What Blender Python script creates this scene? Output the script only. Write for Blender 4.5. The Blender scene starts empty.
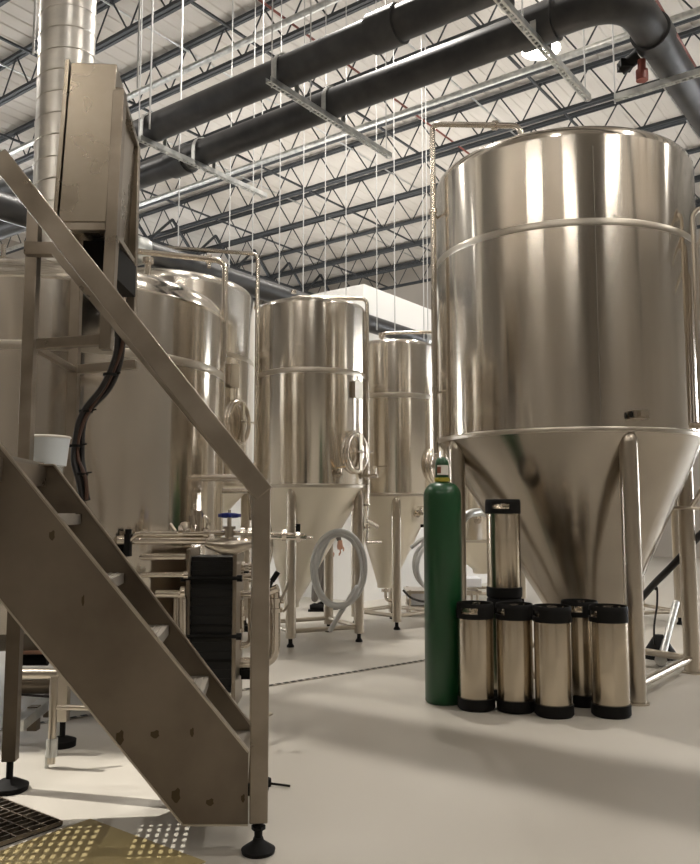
import bpy, bmesh, math, random
from mathutils import Vector, Matrix
random.seed(7)
V = Vector
PI = math.pi
col = bpy.context.scene.collection
F = 810.0; PITCH = math.radians(5.55); CAMZ = 1.15

# ---------- camera geometry helpers ----------
def ray(px, py):
    u = (px-350)/F; v = (432-py)/F
    c, s = math.cos(PITCH), math.sin(PITCH)
    return V((u, c - v*s, s + v*c))
def at(px, py, Y):
    r = ray(px, py); return V((0, 0, CAMZ)) + r*(Y/r.y)
def gnd(px, py, z=0.0):
    r = ray(px, py); return V((0, 0, CAMZ)) + r*((z-CAMZ)/r.z)
# building grid directions: J runs away to the left, K away to the right
Jd = V((-.803, .597, 0)).normalized(); Kd = V((.597, .803, 0)).normalized()
def jk(j, k, z=0.0): return Jd*j + Kd*k + V((0, 0, z))

# ---------- materials ----------
def mat(name, color=(.5,.5,.5), rough=.5, metal=0.0, emit=0, ecol=None, coat=0, aniso=0, alpha=1, trans=0, spec=.5):
    m = bpy.data.materials.new(name); m.use_nodes = True
    b = m.node_tree.nodes['Principled BSDF']
    b.inputs['Base Color'].default_value = (*color, 1); b.inputs['Roughness'].default_value = rough
    b.inputs['Metallic'].default_value = metal
    b.inputs['Specular IOR Level'].default_value = spec
    if emit: b.inputs['Emission Color'].default_value = (*(ecol or color), 1); b.inputs['Emission Strength'].default_value = emit
    if coat: b.inputs['Coat Weight'].default_value = coat
    if aniso: b.inputs['Anisotropic'].default_value = aniso
    if trans: b.inputs['Transmission Weight'].default_value = trans
    return m
def bsdf(m): return m.node_tree.nodes['Principled BSDF']
def noise_color(m, c1, c2, scale=3, stretch=(1,1,1), detail=4, rough=None, bump=0, lo=.35, hi=.65):
    nt = m.node_tree; N = nt.nodes; L = nt.links
    tc = N.new('ShaderNodeTexCoord'); mp = N.new('ShaderNodeMapping'); mp.inputs['Scale'].default_value = stretch
    nz = N.new('ShaderNodeTexNoise'); nz.inputs['Scale'].default_value = scale; nz.inputs['Detail'].default_value = detail
    cr = N.new('ShaderNodeValToRGB'); cr.color_ramp.elements[0].color = (*c1,1); cr.color_ramp.elements[1].color = (*c2,1)
    cr.color_ramp.elements[0].position = lo; cr.color_ramp.elements[1].position = hi
    L.new(tc.outputs['Object'], mp.inputs[0]); L.new(mp.outputs[0], nz.inputs[0]); L.new(nz.outputs[0], cr.inputs[0])
    L.new(cr.outputs[0], bsdf(m).inputs['Base Color'])
    if rough:
        mr = N.new('ShaderNodeMapRange'); mr.inputs['To Min'].default_value = rough[0]; mr.inputs['To Max'].default_value = rough[1]
        mr.inputs['From Min'].default_value = .3; mr.inputs['From Max'].default_value = .7
        L.new(nz.outputs[0], mr.inputs[0]); L.new(mr.outputs[0], bsdf(m).inputs['Roughness'])
    if bump:
        bp = N.new('ShaderNodeBump'); bp.inputs['Strength'].default_value = bump; bp.inputs['Distance'].default_value = .01
        L.new(nz.outputs[0], bp.inputs['Height']); L.new(bp.outputs[0], bsdf(m).inputs['Normal'])
    return m
def tank_mat(name, c1, c2, rough, aniso, wav=.25):
    # rolled sheet: slight waviness around the circumference, constant along the height
    m = mat(name, c1, rough, 1.0, aniso=aniso); nt = m.node_tree; N = nt.nodes; L = nt.links
    tg = N.new('ShaderNodeTangent'); tg.direction_type = 'RADIAL'; tg.axis = 'Z'
    L.new(tg.outputs[0], bsdf(m).inputs['Tangent']); bsdf(m).inputs['Anisotropic Rotation'].default_value = .25
    tc = N.new('ShaderNodeTexCoord')
    mp = N.new('ShaderNodeMapping'); mp.inputs['Scale'].default_value = (1, 1, .06)
    nz = N.new('ShaderNodeTexNoise'); nz.inputs['Scale'].default_value = 3.2; nz.inputs['Detail'].default_value = 3
    mp2 = N.new('ShaderNodeMapping'); mp2.inputs['Scale'].default_value = (1, 1, 1)
    nz2 = N.new('ShaderNodeTexNoise'); nz2.inputs['Scale'].default_value = 1.3; nz2.inputs['Detail'].default_value = 5
    cr = N.new('ShaderNodeValToRGB'); cr.color_ramp.elements[0].color = (*c1,1); cr.color_ramp.elements[1].color = (*c2,1)
    cr.color_ramp.elements[0].position = .35; cr.color_ramp.elements[1].position = .65
    bp = N.new('ShaderNodeBump'); bp.inputs['Strength'].default_value = wav; bp.inputs['Distance'].default_value = .02
    L.new(tc.outputs['Object'], mp.inputs[0]); L.new(mp.outputs[0], nz.inputs[0]); L.new(nz.outputs[0], bp.inputs['Height'])
    L.new(bp.outputs[0], bsdf(m).inputs['Normal'])
    L.new(tc.outputs['Object'], mp2.inputs[0]); L.new(mp2.outputs[0], nz2.inputs[0]); L.new(nz2.outputs[0], cr.inputs[0])
    L.new(cr.outputs[0], bsdf(m).inputs['Base Color'])
    return m

M = {}
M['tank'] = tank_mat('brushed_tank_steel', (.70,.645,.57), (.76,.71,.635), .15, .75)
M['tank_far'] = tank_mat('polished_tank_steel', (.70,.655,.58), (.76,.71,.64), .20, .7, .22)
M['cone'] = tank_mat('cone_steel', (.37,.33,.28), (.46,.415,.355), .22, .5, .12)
M['cone_far'] = mat('matte_cone_steel', (.86,.80,.68), .42, .55)
M['weld'] = mat('weld_band', (.60,.55,.475), .33, 1)
M['seamline'] = mat('seam_line', (.22,.20,.17), .5, 1)
M['pipe'] = mat('polished_pipe', (.72,.66,.58), .2, 1)
M['leg'] = mat('leg_steel', (.53,.475,.40), .28, 1)
M['stair'] = noise_color(mat('mill_steel', (.3,.27,.23), .45, .85), (.135,.108,.082), (.23,.192,.148), 2.6, (1,1,1), 9, (.32,.5), lo=.3, hi=.62)
M['frame'] = noise_color(mat('frame_steel', (.4,.35,.3), .4, .9), (.25,.212,.168), (.37,.32,.262), 4, (1,1,1), 8, (.26,.42))
M['cabinet'] = noise_color(mat('cabinet_steel', (.4,.36,.3), .38, .95), (.29,.25,.195), (.41,.36,.295), 2.2, (1,1,1), 9, (.22,.4))
M['stain'] = mat('brown_stain', (.085,.062,.035), .6, .7)
M['dark'] = mat('black_rubber', (.006,.0055,.005), .65, spec=.18)
M['plates'] = mat('dark_plates', (.012,.012,.012), .45, .1, spec=.3)
M['blackpipe'] = noise_color(mat('black_insulation', (.03,.03,.03), .42, spec=.4), (.022,.022,.023), (.040,.039,.038), 6, (1,1,1), 3)
M['joist'] = mat('joist_paint', (.035,.040,.045), .55)
M['galv'] = noise_color(mat('galvanised', (.5,.5,.48), .35, .8), (.42,.43,.42), (.60,.60,.57), 12, (1,1,1), 2, (.3,.45))
M['duct'] = noise_color(mat('duct_metal', (.6,.58,.54), .32, .9), (.56,.54,.50), (.66,.63,.58), 5, (1,1,2), 3, (.28,.4))
M['rod'] = mat('white_rod', (.5,.5,.49), .5, .2)
M['green'] = mat('green_paint', (.006,.058,.018), .35, coat=.15)
M['yellow'] = mat('yellow_paint', (.35,.30,.03), .5)
M['tag'] = mat('paper_tag', (.75,.72,.66), .7)
M['redprint'] = mat('red_print', (.22,.08,.05), .7)
M['blue'] = mat('blue_handwheel', (.01,.02,.18), .35)
M['brass'] = mat('brass_gold', (.65,.42,.18), .3, 1)
M['red'] = mat('red_paint', (.20,.05,.035), .5)
M['hose'] = mat('pale_grey_hose', (.50,.50,.49), .35)
M['black'] = mat('black_cable', (.012,.010,.010), .45)
M['copper'] = mat('brown_cable', (.07,.03,.018), .45)
M['keg'] = tank_mat('keg_steel', (.55,.475,.37), (.63,.555,.45), .27, .7, .08)
M['plastic'] = mat('cloudy_plastic', (.62,.66,.68), .35)
M['white'] = mat('white_bin', (.75,.77,.82), .5)
M['lamp'] = mat('lamp_glow', (1,.96,.9), .5, emit=14, ecol=(1,.96,.9))
M['lampshell'] = mat('lamp_shell', (.6,.6,.6), .4, .5)
M['pinktube'] = mat('copper_pink_tube', (.50,.30,.22), .3, .9)
M['grate'] = mat('grating_steel', (.32,.29,.25), .5, .8)
M['skin'] = mat('skin', (.5,.27,.18), .55)
M['trousers'] = mat('grey_cloth', (.17,.155,.14), .85)
M['shirt'] = mat('dark_shirt', (.05,.055,.07), .85)
M['hair'] = mat('brown_hair', (.05,.03,.02), .7)

# floor: cream epoxy with faint mottling
fl = M['floor'] = mat('epoxy_floor', (.6,.56,.5), .42, spec=.35)
noise_color(fl, (.415,.385,.335), (.475,.445,.395), .8, (1,1,1), 6, (.34,.5), lo=.3, hi=.7)
M['wall'] = noise_color(mat('white_wall', (.7,.7,.68), .7), (.78,.77,.74), (.84,.83,.80), .5)
M['darkwall'] = noise_color(mat('hall_wall', (.3,.28,.25), .8), (.40,.365,.32), (.47,.43,.38), .3)
M['sidewall'] = noise_color(mat('tan_wall', (.3,.28,.25), .8), (.17,.15,.125), (.22,.195,.165), .3)
M['deck'] = noise_color(mat('roof_deck', (.6,.57,.53), .6), (.52,.48,.43), (.64,.605,.56), .35, (1,1,1), 3)
M['glow'] = mat('streak_glow', (.9,.95,1), .5, emit=26, ecol=(.96,.98,1))  # emission for the added windows, mirrored as streaks in the steel
M['door'] = mat('dark_band_door', (.03,.03,.03), .5)
M['mat'] = mat('yellow_mat', (.33,.26,.12), .6)

# ---------- mesh builder ----------
class MB:
    def __init__(s): s.bm = bmesh.new()
    def box(s, c, size, ax=None, ay=None, az=None):
        c = V(c); ax = V(ax) if ax else V((1,0,0)); ay = V(ay) if ay else V((0,1,0)); az = V(az) if az else V((0,0,1))
        h = [d/2 for d in size]; vs = []
        for z in (-1,1):
            for y in (-1,1):
                for x in (-1,1): vs.append(s.bm.verts.new(c + ax*x*h[0] + ay*y*h[1] + az*z*h[2]))
        for f in ((0,2,3,1),(4,5,7,6),(0,1,5,4),(1,3,7,5),(3,2,6,7),(2,0,4,6)): s.bm.faces.new([vs[i] for i in f])
        return s
    def bar(s, a, b, w, h, up=(0,0,1), ext=0):
        a, b = V(a), V(b); d = (b-a).normalized(); a = a - d*ext; b = b + d*ext
        up = V(up)
        if abs(d.dot(up)) > .98: up = V((0,1,0))
        sd = d.cross(up).normalized(); u2 = sd.cross(d).normalized()
        return s.box((a+b)/2, ((b-a).length, w, h), d, sd, u2)
    def tube(s, pts, r, seg=12, closed=False, caps=True):
        pts = [V(p) for p in pts]; n = len(pts); rings = []
        rs = r if isinstance(r, (list, tuple)) else [r]*n
        t0 = (pts[1]-pts[0]).normalized(); up = V((0,0,1)) if abs(t0.z) < .9 else V((1,0,0))
        nrm = t0.cross(up).normalized()
        for i, p in enumerate(pts):
            if closed: t = (pts[(i+1)%n]-pts[i-1]).normalized()
            elif i == 0: t = t0
            elif i == n-1: t = (pts[-1]-pts[-2]).normalized()
            else: t = ((pts[i+1]-p).normalized() + (p-pts[i-1]).normalized()).normalized()
            nrm = (nrm - t*nrm.dot(t)).normalized(); bn = t.cross(nrm)
            rings.append([s.bm.verts.new(p + (nrm*math.cos(2*PI*k/seg) + bn*math.sin(2*PI*k/seg))*rs[i]) for k in range(seg)])
        m = n if closed else n-1
        for i in range(m):
            A, B = rings[i], rings[(i+1)%n]
            for k in range(seg): s.bm.faces.new((A[k], A[(k+1)%seg], B[(k+1)%seg], B[k]))
        if caps and not closed:
            s.bm.faces.new(rings[0][::-1]); s.bm.faces.new(rings[-1])
        return s
    def cyl(s, a, b, r, seg=16, r2=None): return s.tube([a, b], [r, r if r2 is None else r2], seg)
    def lathe(s, prof, c=(0,0,0), seg=48, c2=None, close=False, a0=0, a1=2*PI):
        # prof: (radius, z[, xoff, yoff])
        rings = []; c = V(c); full = abs(a1-a0-2*PI) < 1e-6; n = seg if full else seg+1
        for q in prof:
            r, z = q[0], q[1]; ox, oy = (q[2], q[3]) if len(q) > 2 else (0, 0)
            if r < 1e-5: rings.append([s.bm.verts.new(c + V((ox, oy, z)))])
            else: rings.append([s.bm.verts.new(c + V((ox + r*math.cos(a0+(a1-a0)*k/seg), oy + r*math.sin(a0+(a1-a0)*k/seg), z))) for k in range(n)])
        pairs = list(zip(rings, rings[1:]))
        if close: pairs.append((rings[-1], rings[0]))
        for A, B in pairs:
            for k in range(seg):
                k2 = (k+1)%n if full else k+1
                if len(A) == 1 and len(B) == 1: continue
                if len(A) == 1: s.bm.faces.new((A[0], B[k2], B[k]))
                elif len(B) == 1: s.bm.faces.new((A[k], A[k2], B[0]))
                else: s.bm.faces.new((A[k], A[k2], B[k2], B[k]))
        if close and not full:
            s.bm.faces.new([r[0] for r in rings]); s.bm.faces.new([r[-1] for r in rings][::-1])
        return s
    def prism(s, pts, d):
        pts = [V(p) for p in pts]; d = V(d)
        a = [s.bm.verts.new(p) for p in pts]; b = [s.bm.verts.new(p+d) for p in pts]
        s.bm.faces.new(a[::-1]); s.bm.faces.new(b)
        for i in range(len(a)): j = (i+1)%len(a); s.bm.faces.new((a[i], a[j], b[j], b[i]))
        return s
    def quad(s, *pts): s.bm.faces.new([s.bm.verts.new(V(p)) for p in pts]); return s
    def build(s, name, m, parent=None, ang=38, local=False, bevel=0):
        bm = s.bm
        bmesh.ops.recalc_face_normals(bm, faces=bm.faces)
        if parent is not None and not local:
            P = parent; inv = world(P).inverted(); bm.transform(inv)
        for f in bm.faces: f.smooth = True
        lim = math.radians(ang)
        for e in bm.edges:
            e.smooth = len(e.link_faces) == 2 and e.calc_face_angle(0) < lim
        me = bpy.data.meshes.new(name); bm.to_mesh(me); bm.free()
        me.materials.append(M[m] if isinstance(m, str) else m)
        o = bpy.data.objects.new(name, me); col.objects.link(o)
        if parent is not None: o.parent = parent
        if bevel:
            md = o.modifiers.new('bevel', 'BEVEL'); md.width = bevel; md.segments = 2; md.limit_method = 'ANGLE'
        return o
def world(o):
    m = Matrix.Translation(o.location) @ o.rotation_euler.to_matrix().to_4x4()
    return world(o.parent) @ m if o.parent else m
def tag(o, label=None, cat=None, group=None, kind=None):
    if label: o['label'] = label
    if cat: o['category'] = cat
    if group: o['group'] = group
    if kind: o['kind'] = kind
    return o
def thing(name, loc, label, cat, group=None, rz=0):
    o = bpy.data.objects.new(name, None); o.empty_display_size = .1
    o.location = loc; o.rotation_euler = (0, 0, rz); col.objects.link(o)
    return tag(o, label, cat, group)
def copy_tree(o, parent=None):
    c = o.copy(); col.objects.link(c); c.parent = parent
    for ch in [x for x in o.children]: copy_tree(ch, c)
    return c
def rounded(pts, r, n=6):
    pts = [V(p) for p in pts]; out = [pts[0]]
    for i in range(1, len(pts)-1):
        p = pts[i]; a = (pts[i-1]-p); b = (pts[i+1]-p); ra = min(r, a.length*.49, b.length*.49)
        A = p + a.normalized()*ra; B = p + b.normalized()*ra
        for k in range(n+1):
            t = k/n; out.append(A*(1-t)**2 + p*2*t*(1-t) + B*t*t)
    out.append(pts[-1]); return out
def smoothpath(pts, n=8):
    pts = [V(p) for p in pts]; P = [pts[0]*2-pts[1]] + pts + [pts[-1]*2-pts[-2]]; out = []
    for i in range(1, len(P)-2):
        for k in range(n):
            t = k/n
            out.append(.5*((2*P[i]) + (P[i+1]-P[i-1])*t + (2*P[i-1]-5*P[i]+4*P[i+1]-P[i+2])*t*t + (3*P[i]-P[i-1]-3*P[i+1]+P[i+2])*t**3))
    out.append(pts[-1]); return out
def ring(c, ax, R, r, seg=32, s2=8, mb=None):
    mb = mb or MB(); c = V(c); ax = V(ax).normalized(); u = ax.orthogonal().normalized(); w = ax.cross(u)
    return mb.tube([c + (u*math.cos(2*PI*k/seg)+w*math.sin(2*PI*k/seg))*R for k in range(seg)], r, s2, closed=True)

# =====================================================================
# SETTING
# =====================================================================
J0, J1, K0, K1 = -10.0, 21.0, -8.0, 21.0
ROOF = 8.78
b = MB(); b.prism([jk(J0,K0,-.12), jk(J1,K0,-.12), jk(J1,K1,-.12), jk(J0,K1,-.12)], (0,0,.12))
tag(b.build('floor', 'floor'), kind='structure')
# corrugated roof deck, ribs along K
b = MB(); pitch = .30; j = J0; prof = []
while j < J1:
    for dj, dz in ((0,0),(.17,0),(.19,.014),(.28,.014)): prof.append((j+dj, ROOF+dz))
    j += pitch
rows = [[b.bm.verts.new(jk(p[0], kk, p[1])) for p in prof] for kk in (K0, K1)]
for i in range(len(prof)-1): b.bm.faces.new((rows[0][i], rows[0][i+1], rows[1][i+1], rows[1][i]))
tag(b.build('ceiling', 'deck', ang=10), kind='structure')
def wall(name, a, c, z0, z1, m, t=.15):
    d = (c-a).normalized(); n = d.cross(V((0,0,1)))
    b = MB(); b.prism([a+V((0,0,z0)), c+V((0,0,z0)), c+V((0,0,z1)), a+V((0,0,z1))], n*t)
    return tag(b.build(name, m), kind='structure')
H = ROOF+.05
wall('wall_back', jk(J1,K1), jk(J0,K1), 0, H, 'darkwall', -.15)
wall('wall_left', jk(J1,K0), jk(J1,K1), 0, H, 'darkwall', -.15)
wall('wall_front', jk(J0,K0), jk(J1,K0), 0, H, 'sidewall', .15)
wall('wall_right', jk(J0,K0), jk(J0,K1), 0, H, 'sidewall', -.15)
# unseen glowing windows, added around the hall for bright streaks on the tanks
wi = 0
def streak_window(a, d, n, w, z0, z1, nx, nz):
    global wi; wi += 1
    fr = MB(); t = .07; c = a + d*w/2
    for z in (z0, z1): fr.box(c+V((0,0,z))+n*.03, (w+t, .08, t), d, n)
    for q in range(nx+1): fr.box(a+d*(w*q/nx)+V((0,0,(z0+z1)/2))+n*.03, (t, .08, z1-z0), d, n)
    for q in range(1, nz): fr.box(c+V((0,0,z0+(z1-z0)*q/nz))+n*.03, (w, .06, t*.6), d, n)
    o = tag(fr.build('streak_window_%d' % wi, 'joist'), kind='structure')
    g = MB(); g.box(c+V((0,0,(z0+z1)/2))+n*.015, (w, .01, z1-z0), d, n)
    g.build('pane', 'glow', o)
for j in (4.2, 7.6, 10.2, 12.4, 15.6): streak_window(jk(j, K0), Jd, Kd, .55, .9, 6.4, 1, 4)
for k in (-5.5, -1.5, 2.0, 5.5, 10.5, 15.0): streak_window(jk(J1-.02, k), Kd, -Jd, .8, .9, 4.6, 1, 3)
for j in (-8.5, -5.0, -2.4, .6): streak_window(jk(j, K1-.02), Jd, -Kd, .9, .9, 5.0, 1, 3)
for k, w_ in ((-7.2,.8), (-5.6,.5), (-4.3,.9), (-2.0,.5), (9.0,.9), (13.5,.9), (16.5,.9)): streak_window(jk(J0, k), Kd, Jd, w_, .9, 5.4, 1, 4)
di = 0  # unseen dark doors, added for dark bands in the tank reflections
for (base, d, n, w) in ((jk(-5.4,K0), Jd, Kd, 1.5), (jk(-.4,K0), Jd, Kd, 2.2), (jk(8.6,K0), Jd, Kd, 1.2), (jk(J0,-.6), Kd, Jd, 1.8), (jk(J0,4.2), Kd, Jd, 2.0)):
    di += 1; b = MB(); b.box(base + d*w/2 + n*.04 + V((0,0,1.6)), (w, .08, 3.2), d, n)
    tag(b.build('door_%d' % di, 'door'), kind='structure')
# inner white room whose corner faces the camera
C0 = at(364, 460, 10.45); C0.z = 0
IH = 4.13
b = MB(); b.prism([C0, C0+Jd*9, C0+Jd*9+V((0,0,IH)), C0+V((0,0,IH))], Kd*.15)
tag(b.build('wall_inner_left', 'wall'), kind='structure')
b = MB(); b.prism([C0+Kd*.15, C0+Kd*9.5, C0+Kd*9.5+V((0,0,IH)), C0+Kd*.15+V((0,0,IH))], Jd*.15)
tag(b.build('wall_inner_right', 'wall'), kind='structure')

# =====================================================================
# ROOF STEEL
# =====================================================================
BZ, TZ = 8.05, 8.70
n_j = 0
kk = 13.0 - 1.5*12
ks = []
while kk < K1-.4: ks.append(kk); kk += 1.5
for k in ks:
    t = thing('roof_joist', jk(6, k, BZ), 'dark painted open-web steel joist running under the pale roof deck', 'joist', 'steel joists under the roof deck')
    b = MB()
    for s_ in (-.035, .035): b.bar(jk(J0+.1, k+s_, TZ), jk(J1-.1, k+s_, TZ), .05, .055)
    b.build('top_chord', 'joist', t)
    b = MB()
    for s_ in (-.035, .035): b.bar(jk(J0+.6, k+s_, BZ), jk(J1-.6, k+s_, BZ), .05, .055)
    b.build('bottom_chord', 'joist', t)
    b = MB(); j = J0+.3; p = jk(j, k, TZ); up = False
    while j < J1-.6:
        j += .42; q = jk(j, k, TZ if up else BZ); b.cyl(p, q, .014, 6); p = q; up = not up
    b.build('web', 'joist', t)
for i, j in enumerate([-6.5, -3.6, -.7, 2.2, 5.1, 8.0, 10.9, 13.8, 16.7]):
    for z in (BZ+.045,):
        b = MB(); b.bar(jk(j, K0+.2, z), jk(j, K1-.2, z), .035, .035)
        tag(b.build('bridging_rod', 'joist'), 'thin dark bridging angle crossing the roof joists', 'bridging rod', 'bridging angles across the joists')
for j in (0.6, 3.7, 6.6, 9.6, 12.4):
    b = MB(); b.cyl(jk(j, K0+.2, TZ-.10), jk(j, K1-.2, TZ-.10), .016, 6)
    tag(b.build('electrical_conduit', 'galv'), 'thin grey conduit crossing high between joists and roof deck', 'conduit', 'thin grey conduits under the roof deck')
for j in (2.9, 7.3):
    b = MB(); b.cyl(jk(j, 1, BZ+.12), jk(j, K1-.2, BZ+.12), .018, 8)
    tag(b.build('sprinkler_pipe', 'red'), 'thin dull red pipe crossing the joists under the roof', 'pipe', 'red sprinkler pipes')
for k, lab in ((11.2, 'long pale grey pipe under a joist, passing over the centre fermenters'), (8.05, 'pale grey pipe under a joist, behind the pair of black pipes')):
    b = MB(); b.cyl(jk(J0+.3, k, BZ-.12), jk(J1-.3, k, BZ-.12), .05, 12)
    tag(b.build('ceiling_pipe', 'galv'), lab, 'pipe')
# girder far left
t = thing('roof_girder', jk(15.5, 14, BZ), 'heavy dark truss girder crossing the far end of the joists', 'girder')
b = MB(); b.bar(jk(15.5, K0+.2, BZ-.35), jk(15.5, K1-.2, BZ-.35), .22, .16); b.build('bottom_chord', 'joist', t)
b = MB(); k = K0+.3; up = False; p = jk(15.5, k, TZ-.2)
while k < K1-.8:
    k += .75; q = jk(15.5, k, BZ-.3 if not up else TZ-.2); b.bar(p, q, .055, .055); p = q; up = not up
b.build('web', 'joist', t)

# high bay lamps
lampxy = [(4.25, 10.1), (-2.2, 5.415), (.6, 1.0), (-6.1, 2.5), (4.6, 5.415), (10, 3.0), (19, 9.0), (-5.5, 10), (13,-1), (5.0, 7.6)]  # last lamp is added out of view to brighten the middle tanks
for i, (j, k) in enumerate(lampxy):
    c = jk(j, k, 7.75 if i in (1,4,9) else 7.3)
    if i == 0: c = at(541, 50, 10.4)
    lab = 'round white glowing high-bay lamp seen below the black pipes' if i == 0 else 'round high-bay lamp hanging from the joists'
    t = thing('high_bay_lamp', c, lab, 'lamp', None if i == 0 else 'high-bay lamps over the hall')
    b = MB(); b.lathe([(.26,0),(.24,.06),(.12,.16),(.07,.30),(0,.30)], c); b.build('lamp_housing', 'lampshell', t)
    b = MB(); b.lathe([(.258,.005),(.2,-.03),(0,-.05)], c); b.build('lens', 'lamp', t)
    b = MB(); b.cyl(c+V((0,0,.3)), V((c.x, c.y, 8.2)), .01, 8); b.build('hanger', 'rod', t)
    ld = bpy.data.lights.new('high_bay_light', 'SPOT'); ld.spot_size = math.radians(150); ld.spot_blend = .5
    ld.energy = (400, 800, 60, 60, 950, 380, 250, 300, 100, 450)[i]; ld.color = (1, .95, .88); ld.shadow_soft_size = .07
    lo = bpy.data.objects.new('high_bay_light', ld); lo.location = c - V((0,0,.07)); col.objects.link(lo)
    ld = bpy.data.lights.new('fill_uplight', 'AREA'); ld.shape = 'DISK'; ld.size = .5; ld.energy = 30; ld.color = (1, .94, .86)  # upward area light added over each lamp to brighten the deck
    lo = bpy.data.objects.new('fill_uplight', ld); lo.location = c + V((0,0,.34)); lo.rotation_euler = (PI, 0, 0); col.objects.link(lo)
# =====================================================================
# BLACK OVERHEAD PIPES + TRAPEZES
# =====================================================================
PZ = 4.6735; PR = .126
def pj(k, j): return jk(j, k, PZ)
t = thing('insulated_pipe', jk(3, 4.686, PZ), 'upper left of the two parallel black insulated overhead pipes, leaving the frame at the top', 'pipe')
b = MB(); b.tube([jk(11.5, 4.686, PZ), jk(-9.6, 4.686, PZ)], PR, 28); b.build('pipe_run', 'blackpipe', t)
for j in (6.4, 3.15):
    b = MB(); b.tube([jk(j+.12, 4.686, PZ), jk(j-.12, 4.686, PZ)], PR+.02, 28); b.build('coupling', 'blackpipe', t)
KE, JE = 5.316, 1.60
t = thing('elbow_pipe', jk(3, KE, PZ), 'lower right black overhead pipe that bends back in an elbow above the large fermenter', 'pipe')
b = MB(); b.tube(rounded([jk(11.5, KE, PZ), jk(JE, KE, PZ), jk(JE, KE+9, PZ)], .37, 12), PR, 28); b.build('pipe_run', 'blackpipe', t)
for (a, c) in ((jk(2.37, KE, PZ), jk(2.10, KE, PZ)), (jk(JE, KE+.54, PZ), jk(JE, KE+.70, PZ)), (jk(6.2, KE, PZ), jk(5.97, KE, PZ))):
    b = MB(); b.tube([a, c], PR+.022, 28); b.build('coupling', 'blackpipe', t)
b = MB(); q = jk(JE+.1, KE+.65, PZ-PR-.02); b.cyl(q, q-V((0,0,.08)), .03, 12); b.cyl(q-V((0,0,.08)), q-V((0,0,.16)), .045, 12); b.build('drain_cap', 'red', t)
b = MB(); b.cyl(q+Jd*.02+V((0,0,.05)), q+Jd*.16-V((0,0,.02)), .05, 12); b.box(q+Jd*.12, (.1,.1,.06)); b.build('branch_fitting', 'dark', t)

def strut(a, c, lab, holes=True, rods=(), name='strut_channel'):
    a, c = V(a), V(c); d = (c-a).normalized(); L = (c-a).length; sd = d.cross(V((0,0,1))).normalized()
    t = thing(name, (a+c)/2, lab, 'strut')
    b = MB(); w, h, th = .05, .045, .004
    b.box((a+c)/2 + sd*w/2, (L, th, h), d, sd); b.box((a+c)/2 - sd*w/2, (L, th, h), d, sd)
    # perforated web facing down: two rails and rungs, slots between them are open
    for s_ in (-1,1): b.box((a+c)/2 + sd*s_*.0185 - V((0,0,h/2)), (L, .013, th), d, sd)
    n = int(L/.05)
    for i in range(n+1): b.box(a + d*(i*L/n) - V((0,0,h/2)), (.02, .025, th), d, sd)
    b.build('channel', 'galv', t)
    for p in rods:
        p = V(p); b = MB(); b.cyl(p-V((0,0,.05)), V((p.x, p.y, 8.05)), .006, 6); b.build('threaded_rod', 'rod', t)
    return t
SZ = PZ-PR-.03
# trapezes run along K below both pipes
for (j, k0, k1, lab) in ((5.75, 4.52, 6.21, 'perforated strut channel crossing under the black pipes beside the control cabinet'),
                         (4.13, 4.48, 6.19, 'perforated strut channel crossing under the middle of the black pipes'),
                         (2.22, 3.65, 6.26, 'large perforated strut channel running down from the top edge of the picture')):
    a, c = jk(j, k0, SZ), jk(j, k1, SZ)
    strut(a, c, lab, rods=(jk(j, 4.52, SZ), jk(j, 5.0, SZ), jk(j, k1-.06, SZ)))
    for kc in (4.686, KE):
        # strap clamps over the pipes
        t = thing('pipe_clamp', jk(j, kc, SZ), 'bright strap clamp over a black pipe on its strut', 'clamp', 'strap clamps holding the black pipes')
        b = MB(); pts = [jk(j, kc + (PR+.014)*math.cos(x), PZ + (PR+.014)*math.sin(x)) for x in [PI*i/16 for i in range(17)]]
        pts = [jk(j, kc+PR+.014, SZ+.01)] + pts + [jk(j, kc-PR-.014, SZ+.01)]
        for p, q in zip(pts, pts[1:]): b.bar(p, q, .045, .006, up=(p+q)/2 - jk(j, kc, PZ), ext=.002)
        b.build('strap', 'galv', t)
a = jk(2.03, 6.35, SZ-.02); c = jk(.6, 6.35, SZ-.02)
strut(a, c, 'short strut channel under the black pipe beyond its elbow', rods=(a, a+Jd*-.9))
# pipe along K further back, at tank-top height
t = thing('low_black_pipe', at(330, 310, 9.6), 'long black pipe passing low behind the tops of the fermenters', 'pipe')
base = at(330, 311, 9.55)
b = MB(); b.tube([base - Kd*4.4, base + Kd*6.0], .11, 20); b.build('pipe_run', 'blackpipe', t)
for s_ in (-3.0, -.3, 2.1):
    b = MB(); b.tube([base+Kd*s_, base+Kd*(s_+.2)], .125, 20); b.build('coupling', 'galv', t)
# hanging rods
for px, py, Y in [(178,245,8.3),(229,268,8.9),(252,285,8.9),(279,300,9.2),(303,300,9.9),(325,310,9.9),(346,318,9.9),(377,330,10.1),(395,335,10.1),(424,340,10.0),(428,345,10.1)]:
    p = at(px, py, Y); b = MB(); b.cyl(p, V((p.x, p.y, 8.1)), .0065, 6)
    tag(b.build('hanger_rod', 'rod'), 'thin white rod hanging from the roof joists behind the tanks', 'rod', 'white hanger rods')
for px, py, Y in [(28,185,5.8),(137,108,6.3),(150,112,7.0)]:
    p = at(px, py, Y); p.z = PZ-.1; b = MB(); b.cyl(p, V((p.x, p.y, 8.1)), .009, 6)
    tag(b.build('hanger_rod', 'rod'), 'thin white rod hanging by the black overhead pipes', 'rod', 'rods beside the overhead pipes')

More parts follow.
